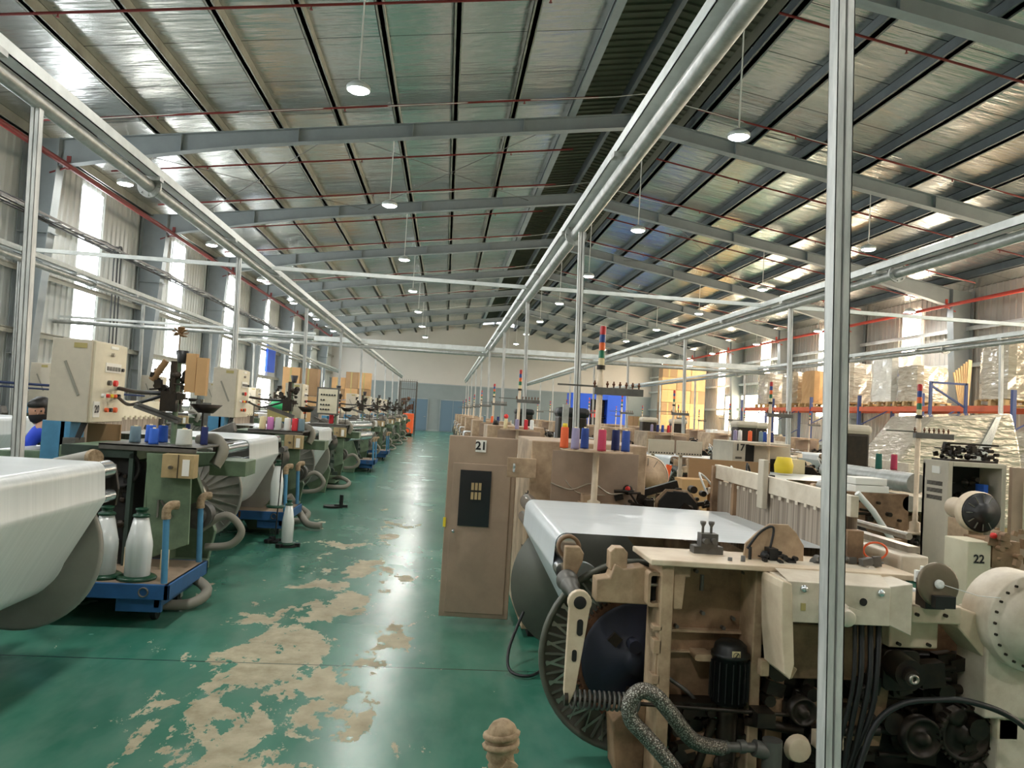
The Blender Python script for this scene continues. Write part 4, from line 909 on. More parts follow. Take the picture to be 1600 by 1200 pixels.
    # white housing on the right of the near frame
    m = MB(); m.prism([(1.46, .81), (1.91, .808), (1.91, .968), (1.46, .98)], 3.1, 3.36); m.add([(1.46, 3.1, .98), (1.91, 3.1, .968), (2.02, 3.42, 1.0), (1.5, 3.42, 1.01), (1.46, 3.12, .9), (1.91, 3.12, .9), (2.02, 3.42, .76), (1.5, 3.42, .76)], [(0, 1, 2, 3), (1, 5, 6, 2), (7, 6, 5, 4), (0, 4, 5, 1)]); m.prism([(1.91, .81), (2.02, .765), (2.02, .985), (1.91, .968)], 3.12, 3.4); h = P('weft_housing', m, 'offwhite', bv=.004)
    m = MB(); m.lathe([(.0, .15), (.03, .15), (.034, .145), (.034, .1), (.04, .1), (.04, .0)], (1.66, 3.1, .885), (-.1, -1, -.12), 24); m.obox((1.69, 2.99, .89), (.06, .012, .022), 0, .3); P('grip_barrel', m, 'offwhite', h)
    m = MB(); m.cyl((1.79, 3.1, .905), (1.79, 3.096, .905), .016, seg=18); P('round_hole', m, 'interior', h)
    for x, z in ((1.53, .95), (1.865, .945)): m = MB(); m.lathe([(0, .015), (.012, .013), (.016, .005), (.016, 0)], (x, 3.1, z), (0, -1, 0), 12); P('dome_bolt', m, 'chrome', h)
    m = MB(); m.box(1.52, 1.54, 3.096, 3.1, .86, .89); P('warning_sticker', m, 'tape', h)
    m = MB(); m.prism([(1.435, .98), (1.475, .97), (1.5, .64), (1.485, .575), (1.46, .6), (1.44, .75), (1.43, .95)], 3.09, 3.3); P('tapered_cover', m, 'beigelight', bv=.006)
    m = MB(); m.obox((1.53, 3.2, .58), (.05, .02, .05), 0, .5); m.obox((1.46, 3.3, .56), (.04, .04, .07)); P('cover_clip', m, 'beige', bv=.005)
    m = MB(); m.box(2.02, 2.3, 3.2, 3.5, .8, .875); m.prism([(2.3, .87), (2.42, .84), (2.6, .66), (2.6, .3), (2.5, .3), (2.48, .6), (2.3, .78)], 3.22, 3.4); m.box(2.02, 2.25, 3.28, 3.4, .67, .8); P('take_up_housing', m, 'beigelight', bv=.008)
    m = MB()
    for x, z in ((2.09, .84), (2.22, .84), (2.06, .69), (2.2, .69)): m.cyl((x, 3.2 if z > .7 else 3.28, z), (x, 3.185 if z > .7 else 3.26, z), .008, seg=8)
    P('bolt', m, 'blackmetal')
    # black lower mechanism
    m = MB(); m.box(1.5, 2.72, 3.42, 3.5, .02, .6); P('dark_recess', m, 'interior')
    m = clutter(MB(), 1.5, 2.7, 3.3, 3.44, .03, .6, 90, 17, .07); P('linkage', m, 'blackmetal')
    m = MB(); m.box(1.52, 1.95, 3.34, 3.42, .5, .74); m.prism([(1.95, .2), (2.05, .2), (2.12, .74), (1.95, .74)], 3.36, 3.44); m.prism([(1.5, .0), (1.58, 0), (1.58, .5), (1.5, .5)], 3.34, 3.44); m.obox((1.8, 3.37, .35), (.3, .05, .16), 0, .3); P('gear_case', m, 'beigedark', bv=.008)
    m = MB(); m.prism(rrect(2.0, 2.17, .48, .66, .03), 3.28, 3.4); m.cyl((2.03, 3.13, .6), (2.06, 3.3, .6), .062, seg=24); m.cyl((2.01, 3.08, .6), (2.03, 3.14, .6), .032, seg=16); tm = P('take_up_motor', m, 'blackmetal', bv=.004)
    m = MB(); m.lathe([(.0, .0), (.012, .0), (.012, .012), (.02, .012), (.022, .0), (.022, -.01)], (2.01, 3.08, .6), (0, -1, 0), 16); P('shaft_nut', m, 'steel', tm)
    for cx, cz, rr in ((1.64, .38, .06), (2.19, .28, .09), (2.39, .3, .12), (1.92, .45, .05)):
        m = MB(); m.lathe([(.0, .05), (rr*.3, .05), (rr*.35, .02), (rr*.8, .015), (rr*.85, .035), (rr, .035), (rr, -.02)], (cx, 3.3, cz), (0, -1, 0), 32)
        for a in range(28 if rr > .09 else 0): m.obox((cx+(rr+.004)*math.cos(a*.2244), 3.285, cz+(rr+.004)*math.sin(a*.2244)), (.012, .05, .012), 0, -a*.2244)
        P('pulley', m, 'blackmetal')
    m = MB(); m.box(1.68, 1.8, 3.22, 3.28, .24, .31); m.lathe([(0, .03), (.05, .03), (.06, 0)], (1.6, 3.24, .24), (0, -1, 0), 20); P('mount_plate', m, 'beigelight', bv=.004)
    # far frame, cross beams, breast beam
    m = MB(); m.prism([(.95, 0), (1.1, 0), (1.2, .3), (2.2, .3), (2.3, 0), (2.5, 0), (2.45, .95), (.9, .98), (.7, .9), (.95, .75)], 5.36, 5.44); P('side_frame', m, 'beige', bv=.006)
    m = MB(); m.box(2.2, 2.34, 3.5, 5.4, .93, 1.04); P('breast_beam', m, 'offwhite', bv=.008)
    m = MB(); m.box(1.5, 1.7, 3.56, 5.36, .2, .35); m.box(2.3, 2.42, 3.56, 5.36, .3, .45); m.box(1.6, 1.75, 3.56, 5.36, .7, .85); P('cross_beam', m, 'beigedark')
    m = MB(); m.cyl((2.5, 3.6, .5), (2.5, 5.36, .5), .17, seg=28); m.cyl((2.4, 3.6, .8), (2.4, 5.36, .8), .05, seg=16); P('cloth_roll', m, 'yarn')
    m = MB(); m.prism([(1.57, .9), (1.58, 1.04), (1.64, 1.11), (1.78, 1.11), (1.86, 1.03), (1.87, .9)], 5.44, 5.47); pl = P('eight_sided_plate', m, 'interior')
    m = MB(); m.prism([(1.55, .9), (1.56, 1.05), (1.63, 1.125), (1.79, 1.125), (1.88, 1.04), (1.89, .9)], 5.47, 5.49); P('plate_rim', m, 'beige', pl)
    m = clutter(MB(), 1.3, 2.2, 5.42, 5.75, .93, 1.12, 60, 21, .04); m.obox((1.76, 5.4, 1.0), (.06, .02, .06), 0, .6); m.beam((1.2, 5.6, .98), (1.75, 5.6, 1.16), .05, .05); P('picking_gear', m, 'blackmetal')
    m = MB(); m.box(1.0, 1.3, 5.46, 5.56, .95, 1.0); m.box(1.02, 1.12, 5.44, 5.54, 1.0, 1.06); P('far_rail', m, 'beige', bv=.004)
    # weft feeders, hoses and yarn guides at the far end
    m = MB(); m.cyl((2.2, 5.6, 0), (2.2, 5.6, 1.25), .02, seg=10); m.box(2.0, 2.5, 5.56, 5.64, 1.1, 1.14); m.lathe([(0, 0), (.06, 0), (.06, .1), (.045, .16), (0, .17)], (2.1, 5.55, 1.16), (-.2, -1, .1), 16); P('weft_feeder', m, 'beigelight')
    m = MB(); m.lathe([(0, 0), (.06, 0), (.06, .1), (.045, .16), (0, .17)], (2.42, 5.6, 1.18), (-.2, -1, .1), 16); m.box(2.36, 2.5, 5.6, 5.7, 1.1, 1.26); P('weft_feeder', m, 'blackmetal')
    for k in range(4):
        m = MB(); m.tube(smooth_path([(1.95+.1*k, 5.5, 1.1), (1.9+.12*k, 5.55, 1.25+.03*k), (2.05+.1*k, 5.62, 1.1), (2.1+.1*k, 5.66, .7)], 5), .008, 6); P('hose', m, 'cable' if k % 2 else 'c_white')
    for k in range(12):
        m = clutter(MB(), 2.36+.03*k, 2.4+.03*k, 3.7+.13*k, 3.75+.13*k, .95, 1.02, 1, 60+k, .05); P('temple', m, 'castgrey' if k % 2 else 'beigedark')
    m = MB(); m.box(2.3, 2.36, 3.6, 5.4, 1.04, 1.07); m.cyl((2.3, 3.6, 1.12), (2.3, 5.4, 1.12), .018, seg=10); P('front_rail', m, 'steel')
    return t
B0 = beige_loom()
def beige_cabinet():
    t = thing('loom_cabinet', '', 'cabinet', (1.1, 6.0, 0))
    P = lambda nm, m, mt, par=t, bv=0: mesh_obj(nm, m, mt, par, bv)
    m = MB(); m.box(.645, 1.5, 5.56, 6.6, .06, 1.42); b = P('cabinet_body', m, 'beige', bv=.008)
    m = MB(); m.box(.7, 1.46, 5.6, 6.56, 0, .06); P('plinth', m, 'interior', b)
    m = MB()
    for j in range(3):
        for k in range(5): m.box(.64, .646, 5.66, 5.82, .62-.07*j-.009*k, .624-.07*j-.009*k)
    P('vent', m, 'interior', b)
    m = MB(); m.box(.8, 1.44, 5.555, 5.562, .5, 1.36); P('side_panel', m, 'beigedoor', b, .003)
    m = MB(); m.tube(smooth_path([(.8, 5.55, 1.12), (.95, 5.545, 1.08), (1.1, 5.548, 1.13), (1.25, 5.545, 1.06), (1.42, 5.55, 1.1)], 6), .006, 5); m.tube(smooth_path([(.9, 5.55, 1.15), (1.0, 5.545, 1.06), (1.2, 5.548, 1.05)], 6), .004, 5); P('film_crease', m, 'film', b)
    m = MB(); m.box(.64, .645, 5.6, 5.64, .98, 1.05); m.cyl((.64, 5.62, 1.02), (.625, 5.62, 1.02), .014, seg=10); P('latch', m, 'black', b)
    m = MB(); m.box(.47, .68, 5.5, 5.53, 1.15, 1.29); s = P('switch_plate', m, 'beige', bv=.004)
    m = MB(); m.box(.51, .525, 5.48, 5.5, 1.19, 1.25); m.cyl((.52, 5.5, 1.2), (.52, 5.475, 1.23), .009, seg=8); P('switch_lever', m, 'chrome', s)
    return t
def cabinet_door(root):
    P = lambda nm, m, mt, par=root, bv=0: mesh_obj(nm, m, mt, par, bv)
    m = MB(); m.obox((.31, 5.86, .735), (.52, .05, 1.36), -R(4)); d = P('open_door', m, 'beigedoor', bv=.006)
    m = MB(); m.obox((.31, 5.832, .65), (.44, .01, 1.12), -R(4)); P('door_panel', m, 'beigedoor', d, .003)
    m = MB(); m.obox((.265, 5.825, .95), (.235, .012, .42), -R(4)); wd = P('door_window', m, 'glass', d)
    m = MB()
    for k in range(6): m.obox((.245+.028*(k % 3), 5.815, 1.04-.07*(k//3)), (.02, .004, .055), -R(4))
    P('relay_row', m, 'tan', wd)
    m = MB(); m.obox((.29, 5.83, 1.345), (.08, .006, .09), -R(4)); pl = P('number_plate', m, 'paper', d)
    text_part('plate_number', '21', root, (.29, 5.823, 1.345), .085, (R(90), 0, -R(4)))
    m = MB(); m.lathe([(0, .03), (.012, .03), (.015, .01), (.012, 0)], (.12, 5.83, .7), (0, -1, 0), 12); P('latch_knob', m, 'chrome', d)
    m = MB(); m.obox((.05, 5.845, .76), (.02, .01, .07), -R(4)); P('warning_sticker', m, 'yellow', d)
K0 = beige_cabinet()
def signal_post():
    """signal light column with round cone table and creel bar"""
    x, y, zo = 1.07, 5.3, -.03
    t = thing('signal_post', '', 'signal light', (x, y, .93))
    P = lambda nm, m, mt, par=t, bv=0: mesh_obj(nm, m, mt, par, bv)
    m = MB(); m.lathe([(.0, .02), (.1, .02), (.1, 0), (.045, 0), (.045, .1), (.022, .11), (.022, .98), (.018, .99), (.018, 1.03)], (x, y, .93), (0, 0, 1), 20); P('pole', m, 'beigelight')
    m = MB(); m.lathe([(.02, 0), (.25, 0), (.255, .008), (.02, .012)], (x, y, 1.375), (0, 0, 1), 32); P('cone_table', m, 'beige')
    m = MB(); m.obox((x+.13, y-.02, 1.8), (.34, .05, .05), -R(6)); m.obox((x-.15, y, 1.83), (.3, .02, .012)); cb = P('creel_bar', m, 'castgrey', bv=.003)
    for k in range(8):
        m = MB(); m.cyl((x-.04+.045*k, y-.01, 1.82), (x-.04+.045*k, y-.01, 1.87), .006, seg=6); m.ball((x-.04+.045*k, y-.01, 1.85), .011, 8); P('guide_pin', m, 'rust', cb)
    m = MB(); m.cyl((x, y, 1.95), (x, y, 1.98), .03, seg=16); st = P('lamp_base', m, 'blackmetal')
    z = 1.98
    for c_, h in (('c_cream', .05), ('lampgreen', .055), ('lamporange', .055), ('lampblue', .055), ('lampred', .06)):
        m = MB(); m.cyl((x, y, z), (x, y, z+h-.006), .022, seg=20); m.cyl((x, y, z+h-.006), (x, y, z+h), .018, seg=16); P('signal_lamp', m, c_, st); z += h
    return t
T0 = signal_post()
# rows of beige looms: row B faces the aisle, row C stands behind it, D and E deeper in
rowdefs = [('first row right of the aisle', 0, [5.85, 11.75, 17.6, 23.4, 29.2, 35.0, 40.8]),
           ('second row right of the aisle', 3.35, [4.85, 9.3, 13.7, 18.1, 22.5, 26.9, 31.3]),
           ('third row right of the aisle', 6.75, [15.3, 20.0, 24.7, 29.4]), ('fourth row right of the aisle', 9.3, [15.8, 20.6, 25.4])]
B0['label'] = 'large beige loom numbered 21 with dirty side frame and black ribbed beam flange'
B0['group'] = 'beige looms of the first row right of the aisle'
K0['label'] = 'beige cabinet of loom 21 with its windowed door standing open'; K0['group'] = 'cabinets of the first row right of the aisle'
T0['label'] = 'nearest signal post with red, blue, orange and green lamps above a cone table'; T0['group'] = 'signal posts of the first row right of the aisle'
for rn, dx, dys in rowdefs:
    for i, dy in enumerate(dys):
        o = ORD[i+1] if dx == 0 else ORD[i]
        dup(B0, dx, dy, 0, 'beige loom in the %s, %s from the camera' % (rn, o), 'beige looms of the %s' % rn)
        if not (dx > 3 and i < 1 and dx < 4): dup(K0, dx, dy, 0, 'beige cabinet in the %s, %s from the camera' % (rn, o), 'cabinets of the %s' % rn, skip=('switch_plate',))
        dup(T0, dx, dy, 0, 'signal post in the %s, %s from the camera' % (rn, o), 'signal posts of the %s' % rn)
cabinet_door(K0)
dup(T0, 3.13, 1.2, -.17, 'signal post with creel bar rising beside the open cabinet of loom 22', 'signal posts of the second row right of the aisle', skip=('cone_table',))

# thread cones on the tables
CN = {}
def cones(tx, ty, z, items, where, r=.03, h=.15):
    for i, (dx, dy, c_, nm) in enumerate(items):
        CN[nm, where] = cone(tx+dx, ty+dy, z, c_, r, h, '%s thread cone %s' % (nm, where), 'thread cones %s' % where)
cones(1.07, 5.3, 1.385, [(-.23, .0, 'c_orange', 'orange leftmost'), (-.17, -.1, 'c_lilac', 'lilac'), (-.07, .09, 'c_royal', 'royal blue left'), (.0, -.17, 'c_crimson', 'crimson'), (.15, .08, 'c_navy', 'navy blue'), (.19, -.06, 'c_royal', 'royal blue right')], 'on the nearest signal post table')
m = MB(); m.lathe([(.0, 0), (.02, 0), (.016, .03), (0, .03)], (.84, 5.3, 1.53), (0, 0, 1), 12); mesh_obj('cap', m, 'yellow', CN['orange leftmost', 'on the nearest signal post table'])
cones(1.07, 11.15, 1.385, [(-.18, -.05, 'c_cream', 'cream'), (-.02, -.1, 'c_lilac', 'lilac'), (.12, .0, 'c_red', 'brown red'), (.2, -.05, 'c_white', 'white')], 'on the second signal post table')
m = MB(); m.ball((.89, 11.1, 1.565), .035, 10); mesh_obj('cap', m, 'red', CN['cream', 'on the second signal post table'])
cones(1.07, 17.05, 1.385, [(-.18, -.05, 'c_slate', 'slate'), (-.02, -.1, 'c_orange', 'brown'), (.12, .0, 'c_navy', 'navy')], 'on the third signal post table')
cones(4.52, 10.8, 1.417, [(-.36, -.1, 'c_lilac', 'lilac'), (-.27, -.05, 'c_white', 'white'), (-.15, -.12, 'c_orange', 'orange'), (.02, -.1, 'c_slate', 'slate'), (.1, -.05, 'c_royal', 'royal blue'), (.18, -.1, 'c_navy', 'navy')], 'on the cabinet numbered 17')
cones(4.52, 15.25, 1.417, [(-.36, -.1, 'c_lilac', 'lilac'), (-.24, -.1, 'c_navy', 'navy'), (-.14, -.1, 'c_royal', 'royal blue'), (-.02, -.1, 'c_red', 'red'), (.06, -.1, 'c_orange', 'orange')], 'on the cabinet beyond number 17')
cones(4.5, 6.6, 1.29, [(-.42, .3, 'c_teal', 'dark teal'), (-.27, .3, 'c_crimson', 'crimson')], 'behind the open cabinet of loom 22')

# ---- fittings only loom 21 shows
m = MB(); m.tube(smooth_path([(1.25, 3.2, .25), (1.1, 3.12, .31), (.98, 3.07, .44), (.91, 3.06, .51), (.85, 3.06, .525), (.81, 3.06, .48), (.82, 3.06, .41), (.89, 3.06, .34), (1.02, 3.05, .2), (1.12, 3.04, .02)], 8), .032, 16); hs = single('braided_hose', 'braided steel hose looped before the dirty frame of loom 21', 'hose', m, 'braid')
m = MB(); m.cyl((1.23, 3.2, .25), (1.28, 3.21, .25), .027, seg=14); m.cyl((1.28, 3.21, .25), (1.4, 3.22, .245), .02, seg=14); m.cyl((1.33, 3.215, .25), (1.36, 3.22, .25), .028, seg=6); m.cyl((1.4, 3.22, .245), (1.46, 3.22, .23), .035, seg=16); m.cyl((1.48, 3.22, .28), (1.48, 3.22, .05), .042, seg=20); mesh_obj('coupling', m, 'castgrey', hs)
m = MB(); m.tube(smooth_path([(1.76, 3.1, .05), (1.81, 3.1, .25), (1.87, 3.1, .41), (1.98, 3.1, .49), (2.12, 3.1, .51), (2.26, 3.1, .51), (2.44, 3.1, .46), (2.6, 3.1, .36)], 6), .013, 8); single('power_cable', 'thick black cable arching over the dark pulleys at the lower right', 'cable', m, 'cable')
for j, (x0, x1, xb) in enumerate(((1.8, 1.78, 1.74), (1.83, 1.81, 1.8), (1.87, 1.85, 1.82), (1.91, 1.88, 1.78))):
    m = MB(); m.tube(smooth_path([(x0, 3.18, .82), (x1, 3.13, .6), (x1-.03, 3.13, .4), (xb-.05, 3.15, .1)], 6), .012 if j else .009, 7); single('power_cable', 'black cable hanging below the white housing of loom 21, %s from the left' % ORD[j], 'cable', m, 'cable', 'black cables below the white housing')
m = MB(); m.tube(smooth_path([(.6, 5.1, .3), (.5, 4.9, .12), (.5, 4.75, .03), (.62, 4.7, .02), (.75, 4.9, .02)], 6), .01, 7); single('floor_cable', 'black cable looped on the floor beside the open cabinet door', 'cable', m, 'cable')
t = thing('weft_cone', 'grey disc holder with white yarn centre on the right of loom 21', 'yarn holder', (2.16, 3.2, .87))
m = MB(); m.lathe([(.0, .012), (.03, .014), (.085, .02), (.093, .015), (.093, .005), (.0, .0)], (2.15, 3.16, .98), (0, -1, .12), 36); mesh_obj('disc', m, 'discbrown', t)
m = MB(); m.lathe([(.0, .024), (.01, .026), (.018, .024), (.02, .012)], (2.15, 3.155, .982), (0, -1, .12), 20); mesh_obj('yarn_core', m, 'c_white', t)
m = MB(); m.box(2.11, 2.2, 3.1, 3.13, .89, .94); m.box(2.11, 2.2, 3.17, 3.24, .87, .99); mesh_obj('holder_block', m, 'black', t)
m = MB(); m.tube([(2.16, 3.13, .985), (2.3, 3.1, .95), (2.4, 3.1, .945)], .0015, 4); mesh_obj('yarn_end', m, 'c_white', t)
t = thing('round_housing', 'white round bolted housing at the right edge on a pale stand', 'machine housing', (2.6, 3.25, 0))
m = MB(); m.lathe([(.0, .05), (.05, .05), (.1, .035), (.16, .0), (.165, -.02), (.205, -.02), (.21, -.03), (.21, -.2), (.15, -.25), (0, -.25)], (2.59, 3.12, .83), (0, -1, 0), 48); mesh_obj('drum', m, 'offwhite', t)
for a in range(24):
    m = MB(); m.cyl((2.59+.185*math.cos(a*.2618), 3.14, .83+.185*math.sin(a*.2618)), (2.59+.185*math.cos(a*.2618), 3.13, .83+.185*math.sin(a*.2618)), .006, seg=8); mesh_obj('ring_bolt', m, 'blackmetal', t)
m = MB(); m.box(2.42, 2.8, 3.2, 3.4, .4, .85); m.box(2.5, 2.75, 3.22, 3.38, 0, .4); m.box(2.53, 2.63, 3.03, 3.12, 1.0, 1.1); mesh_obj('stand', m, 'offwhite', t, .01)
t = thing('copper_coil', 'copper coloured tube loop with small clear cups on the loom 21 rail', 'tube', (2.1, 3.6, 1.0))
m = MB(); m.tube([(2.1+.06*math.cos(a*.35), 3.55, 1.05+.04*math.sin(a*.35)) for a in range(19)], .005, 6); mesh_obj('copper_tube', m, 'orange', t)
m = MB(); m.cyl((2.18, 3.3, .97), (2.18, 3.3, 1.03), .012, seg=12); m.cyl((2.12, 3.25, .97), (2.12, 3.25, 1.02), .012, seg=12); mesh_obj('cup', m, 'c_white', t)
m = MB(); m.cyl((2.185, 3.32, .97), (2.185, 3.32, 1.0), .014, seg=12); mesh_obj('amber_cup', m, 'tape', t)
t = thing('red_ball_lever', 'black lever with a red ball knob beside the nearest signal post', 'lever', (1.35, 5.5, 1.0))
m = MB(); m.cyl((1.45, 5.5, .98), (1.36, 5.5, 1.1), .008, seg=8); m.obox((1.44, 5.5, .99), (.1, .05, .03), 0, .3); m.obox((1.4, 5.45, .95), (.16, .08, .02)); mesh_obj('rod', m, 'blackmetal', t)
m = MB(); m.ball((1.355, 5.5, 1.11), .02, 12); mesh_obj('knob', m, 'red', t)
def motor(name, label, x, y, z, s, mt='beigelight', mg='black'):
    t = thing(name, label, 'motor', (x, y, 0))
    m = MB(); m.lathe([(.0, .05), (.1*s, .05), (.1*s, .02), (.19*s, .015), (.2*s, .0), (.2*s, -.02)], (x, y, z), (-.1, -1, 0), 36); mesh_obj('fan_guard', m, mg, t)
    m = MB(); m.lathe([(.205*s, .0), (.215*s, -.02), (.215*s, -.12*s), (.17*s, -.16*s), (.11*s, -.2*s), (.11*s, -.5*s), (0, -.5*s)], (x, y, z), (-.1, -1, 0), 36); mesh_obj('housing', m, mt, t)
    for a in range(12):
        m = MB(); m.obox((x+.15*s*math.cos(a*.5236), y-.02, z+.15*s*math.sin(a*.5236)), (.07*s, .01, .006), 0, -a*.5236); mesh_obj('fan_rib', m, 'steel', t)
    m = MB(); m.box(x-.05, x+.07, y+.06, y+.3, 0, z-.1*s); mesh_obj('stand', m, 'beige', t, .008)
    return t
motor('blower_motor', 'round beige blower motor with black fan face before the open cabinet', 3.93, 5.3, 1.09, .7)
motor('feeder_motor', 'beige motor with ribbed barrel beyond the nearest signal post', 1.87, 6.9, 1.1, .95, 'beigelight', 'beige')
t = thing('number_box', 'beige box numbered 22 beside the round blower motor', 'box', (3.7, 5.1, 0))
m = MB(); m.box(3.62, 3.79, 5.0, 5.25, 0, .92); mesh_obj('box_body', m, 'cabcream', t, .006); text_part('box_number', '22', t, (3.7, 4.995, .8), .08, (R(90), 0, 0))
m = MB(); m.box(3.8, 4.0, 5.0, 5.3, .75, .93); clutter(m, 3.8, 4.3, 4.9, 5.2, .7, 1.0, 30, 31, .04); mesh_obj('fittings', m, 'beigedark', t)
m = MB(); m.lathe([(0, .02), (.02, .02), (.02, 0)], (3.78, 4.98, .97), (0, -1, 0), 10); mesh_obj('red_button', m, 'red', t)
# open electrical cabinet of loom 22
t = thing('electrical_cabinet', 'open beige electrical cabinet of loom 22 full of black wiring', 'cabinet', (4.3, 6.2, 0))
m = MB(); m.box(4.15, 4.19, 6.0, 6.34, .0, 1.43); m.box(4.19, 4.66, 6.0, 6.34, 1.39, 1.43); m.box(4.62, 4.66, 6.0, 6.34, .0, 1.4); m.box(4.15, 4.66, 6.3, 6.34, .0, 1.4); m.box(4.15, 4.66, 6.0, 6.34, .0, .1); mesh_obj('cabinet_body', m, 'cabgrey', t, .005)
m = MB(); m.box(4.19, 4.62, 6.27, 6.3, .1, 1.39); mesh_obj('back_panel', m, 'interior', t)
m = clutter(MB(), 4.24, 4.6, 6.1, 6.27, .3, 1.3, 60, 41, .03); mesh_obj('wiring', m, 'blackmetal', t)
m = MB(); m.box(4.5, 4.54, 6.05, 6.15, 1.15, 1.25); mesh_obj('relay', m, 'c_blue', t)
m = MB()
for k in range(3):
    for j in range(6): m.box(4.145, 4.15, 6.07, 6.27, 1.25-.06*k-.006*j, 1.253-.06*k-.006*j)
mesh_obj('vent', m, 'interior', t)
m = MB(); m.box(4.14, 4.15, 6.1, 6.2, 1.32, 1.38); mesh_obj('gauge', m, 'paper', t)
m = MB(); m.box(4.68, 5.2, 5.96, 6.0, .1, 1.41); d = mesh_obj('cabinet_door', m, 'beigedoor', t, .004)
m = MB(); m.box(4.78, 5.16, 5.94, 5.96, .9, 1.3); mesh_obj('door_plate', m, 'cabcream', d)
m = MB(); clutter(m, 4.2, 4.62, 6.05, 6.3, 1.45, 1.56, 60, 51, .028); m.box(4.2, 4.66, 6.1, 6.13, 1.57, 1.585); m.box(4.2, 4.62, 6.05, 6.3, 1.43, 1.445); mesh_obj('feeder_rack', m, 'blackmetal', t)
# cabinet numbered 17
t = thing('electrical_cabinet', 'pale cabinet numbered 17 with open black slot and cones on top', 'cabinet', (4.3, 10.5, 0))
m = MB(); m.box(3.98, 4.8, 10.3, 11.1, .05, 1.41); mesh_obj('cabinet_body', m, 'cabgrey', t, .006)
m = MB(); m.box(4.16, 4.28, 10.29, 10.3, .5, 1.38); m.box(4.52, 4.62, 10.29, 10.3, .9, 1.2); mesh_obj('open_slot', m, 'interior', t)
m = MB()
for k in range(3):
    for j in range(4): m.box(4.02, 4.11, 10.295, 10.3, 1.2-.06*k-.008*j, 1.204-.06*k-.008*j)
mesh_obj('vent', m, 'interior', t); text_part('cabinet_number', '17', t, (4.08, 10.293, 1.33), .13, (R(90), 0, 0))
m = MB(); m.box(4.62, 4.85, 9.95, 10.25, .0, 1.22); single('carton_box', 'plain cream box leaning on cabinet 17 under the yellow bag', 'box', m, 'c_cream')
m = MB(); m.lathe([(0, 0), (.11, 0), (.12, .1), (.09, .2), (.03, .2)], (4.35, 9.5, 1.06), (0, 0, 1), 10); single('yellow_bag', 'bright yellow plastic bag on the beige loom near cabinet 17', 'bag', m, 'yellow')
m = MB(); m.box(2.95, 3.95, 9.0, 9.05, .9, 1.2); single('carton_box', 'long brown cardboard sheet box before cabinet 17', 'cardboard', m, 'cartondark')
for x, z, lb in ((2.75, .98, 'brown carton left of the long cardboard box'), (3.1, .95, 'small brown carton in the alley behind loom 21')):
    m = MB(); m.box(x, x+.3, 8.6, 8.9, 0, z); single('carton_box', lb, 'carton', m, 'carton', bevel=.004)
# grey pierced covers over the second-row loom
for x, lb in ((2.5, 'left grey pierced cover panel above the second row loom'), (2.85, 'right grey pierced cover panel above the second row loom')):
    t = thing('cover_panel', lb, 'panel', (x, 9.2, 1.2)); m = MB(); m.box(x, x+.32, 9.2, 9.24, 1.22, 1.4); m.box(x+.05, x+.09, 9.24, 9.28, 0, 1.3); mesh_obj('sheet', m, 'cabgrey', t, .004)
    m = MB()
    for k in range(9): m.box(x+.02+.034*k, x+.035+.034*k, 9.195, 9.2, 1.235, 1.25)
    mesh_obj('holes', m, 'interior', t)
m = MB(); m.cyl((4.2, 6.5, 1.2), (4.2, 8.1, 1.2), .09, seg=24); m.cyl((4.15, 6.5, 1.02), (4.15, 8.1, 1.02), .07, seg=20); single('cloth_roller', 'pair of long silver rollers behind the open cabinet of loom 22', 'roller', m, 'galv')
m = MB(); m.tube([(3.6, 6.4, 1.1), (3.75, 6.4, .95), (4.0, 6.4, .62)], .026, 10); single('plastic_tube', 'white plastic tube slanting across the frame beside loom 22', 'tube', m, 'c_white')
m = MB(); m.box(3.64, 3.95, 6.5, 6.75, 1.1, 1.16); m.box(3.64, 3.93, 6.5, 6.75, 1.165, 1.225); single('paper_box', 'two flat white paper boxes on the loom by the slanting tube', 'box', m, 'paper', bevel=.004)
m = MB(); m.obox((2.12, 7.1, 1.14), (.05, .03, .15), 0, .2); m.cyl((2.1, 7.1, 0), (2.1, 7.1, 1.08), .012, seg=8); single('orange_handle', 'bright orange handle on the feeder behind the beige motor', 'handle', m, 'orange')
# brown side plate seen between looms
t = thing('loom_gearbox', 'oil stained beige gear plate with black pulleys left of cabinet 22', 'machine plate', (3.9, 6.6, 0))
m = MB(); m.box(3.4, 4.14, 6.5, 6.56, 0, 1.1); mesh_obj('plate', m, 'beigedark', t, .006)
m = clutter(MB(), 3.45, 4.05, 6.42, 6.5, .3, 1.05, 34, 61, .04); m.lathe([(0, .06), (.05, .06), (.06, .02), (.12, .02), (.13, 0)], (3.65, 6.5, .7), (0, -1, 0), 24); mesh_obj('pulleys', m, 'blackmetal', t)
# black covered machine heads and red stands on the aisle row
for k, (x, y) in enumerate(((1.45, 8.9), (1.5, 14.9), (4.9, 12.2), (4.75, 8.6), (5.5, 13.2), (4.7, 17.5), (5.5, 17.8))):
    t = thing('machine_head', ['black jacquard head over the first row, behind the white sheet', 'second black jacquard head down the first row', 'dark capped machine head in the second row', 'padded pale machine head right of cabinet 17', 'pale capped machine head beside the tall posts', 'distant dark machine head in the second row', 'distant pale machine head in the second row'][k], 'machine head', (x, y, 1.0))
    m = MB(); m.box(x-.12, x+.22, y, y+.3, 1.0, 1.62); mesh_obj('housing', m, 'blackmetal', t, .03)
    m = MB(); m.box(x-.14, x+.25, y-.02, y+.32, 1.6, 1.72); mesh_obj('cover', m, 'black' if k < 2 else 'cabgrey', t, .05)
m = MB(); m.beam((1.36, 8.6, 0), (1.36, 8.6, 1.75), .07, .03); single('grey_strut', 'flat grey upright strut before the black jacquard head', 'strut', m, 'galv')
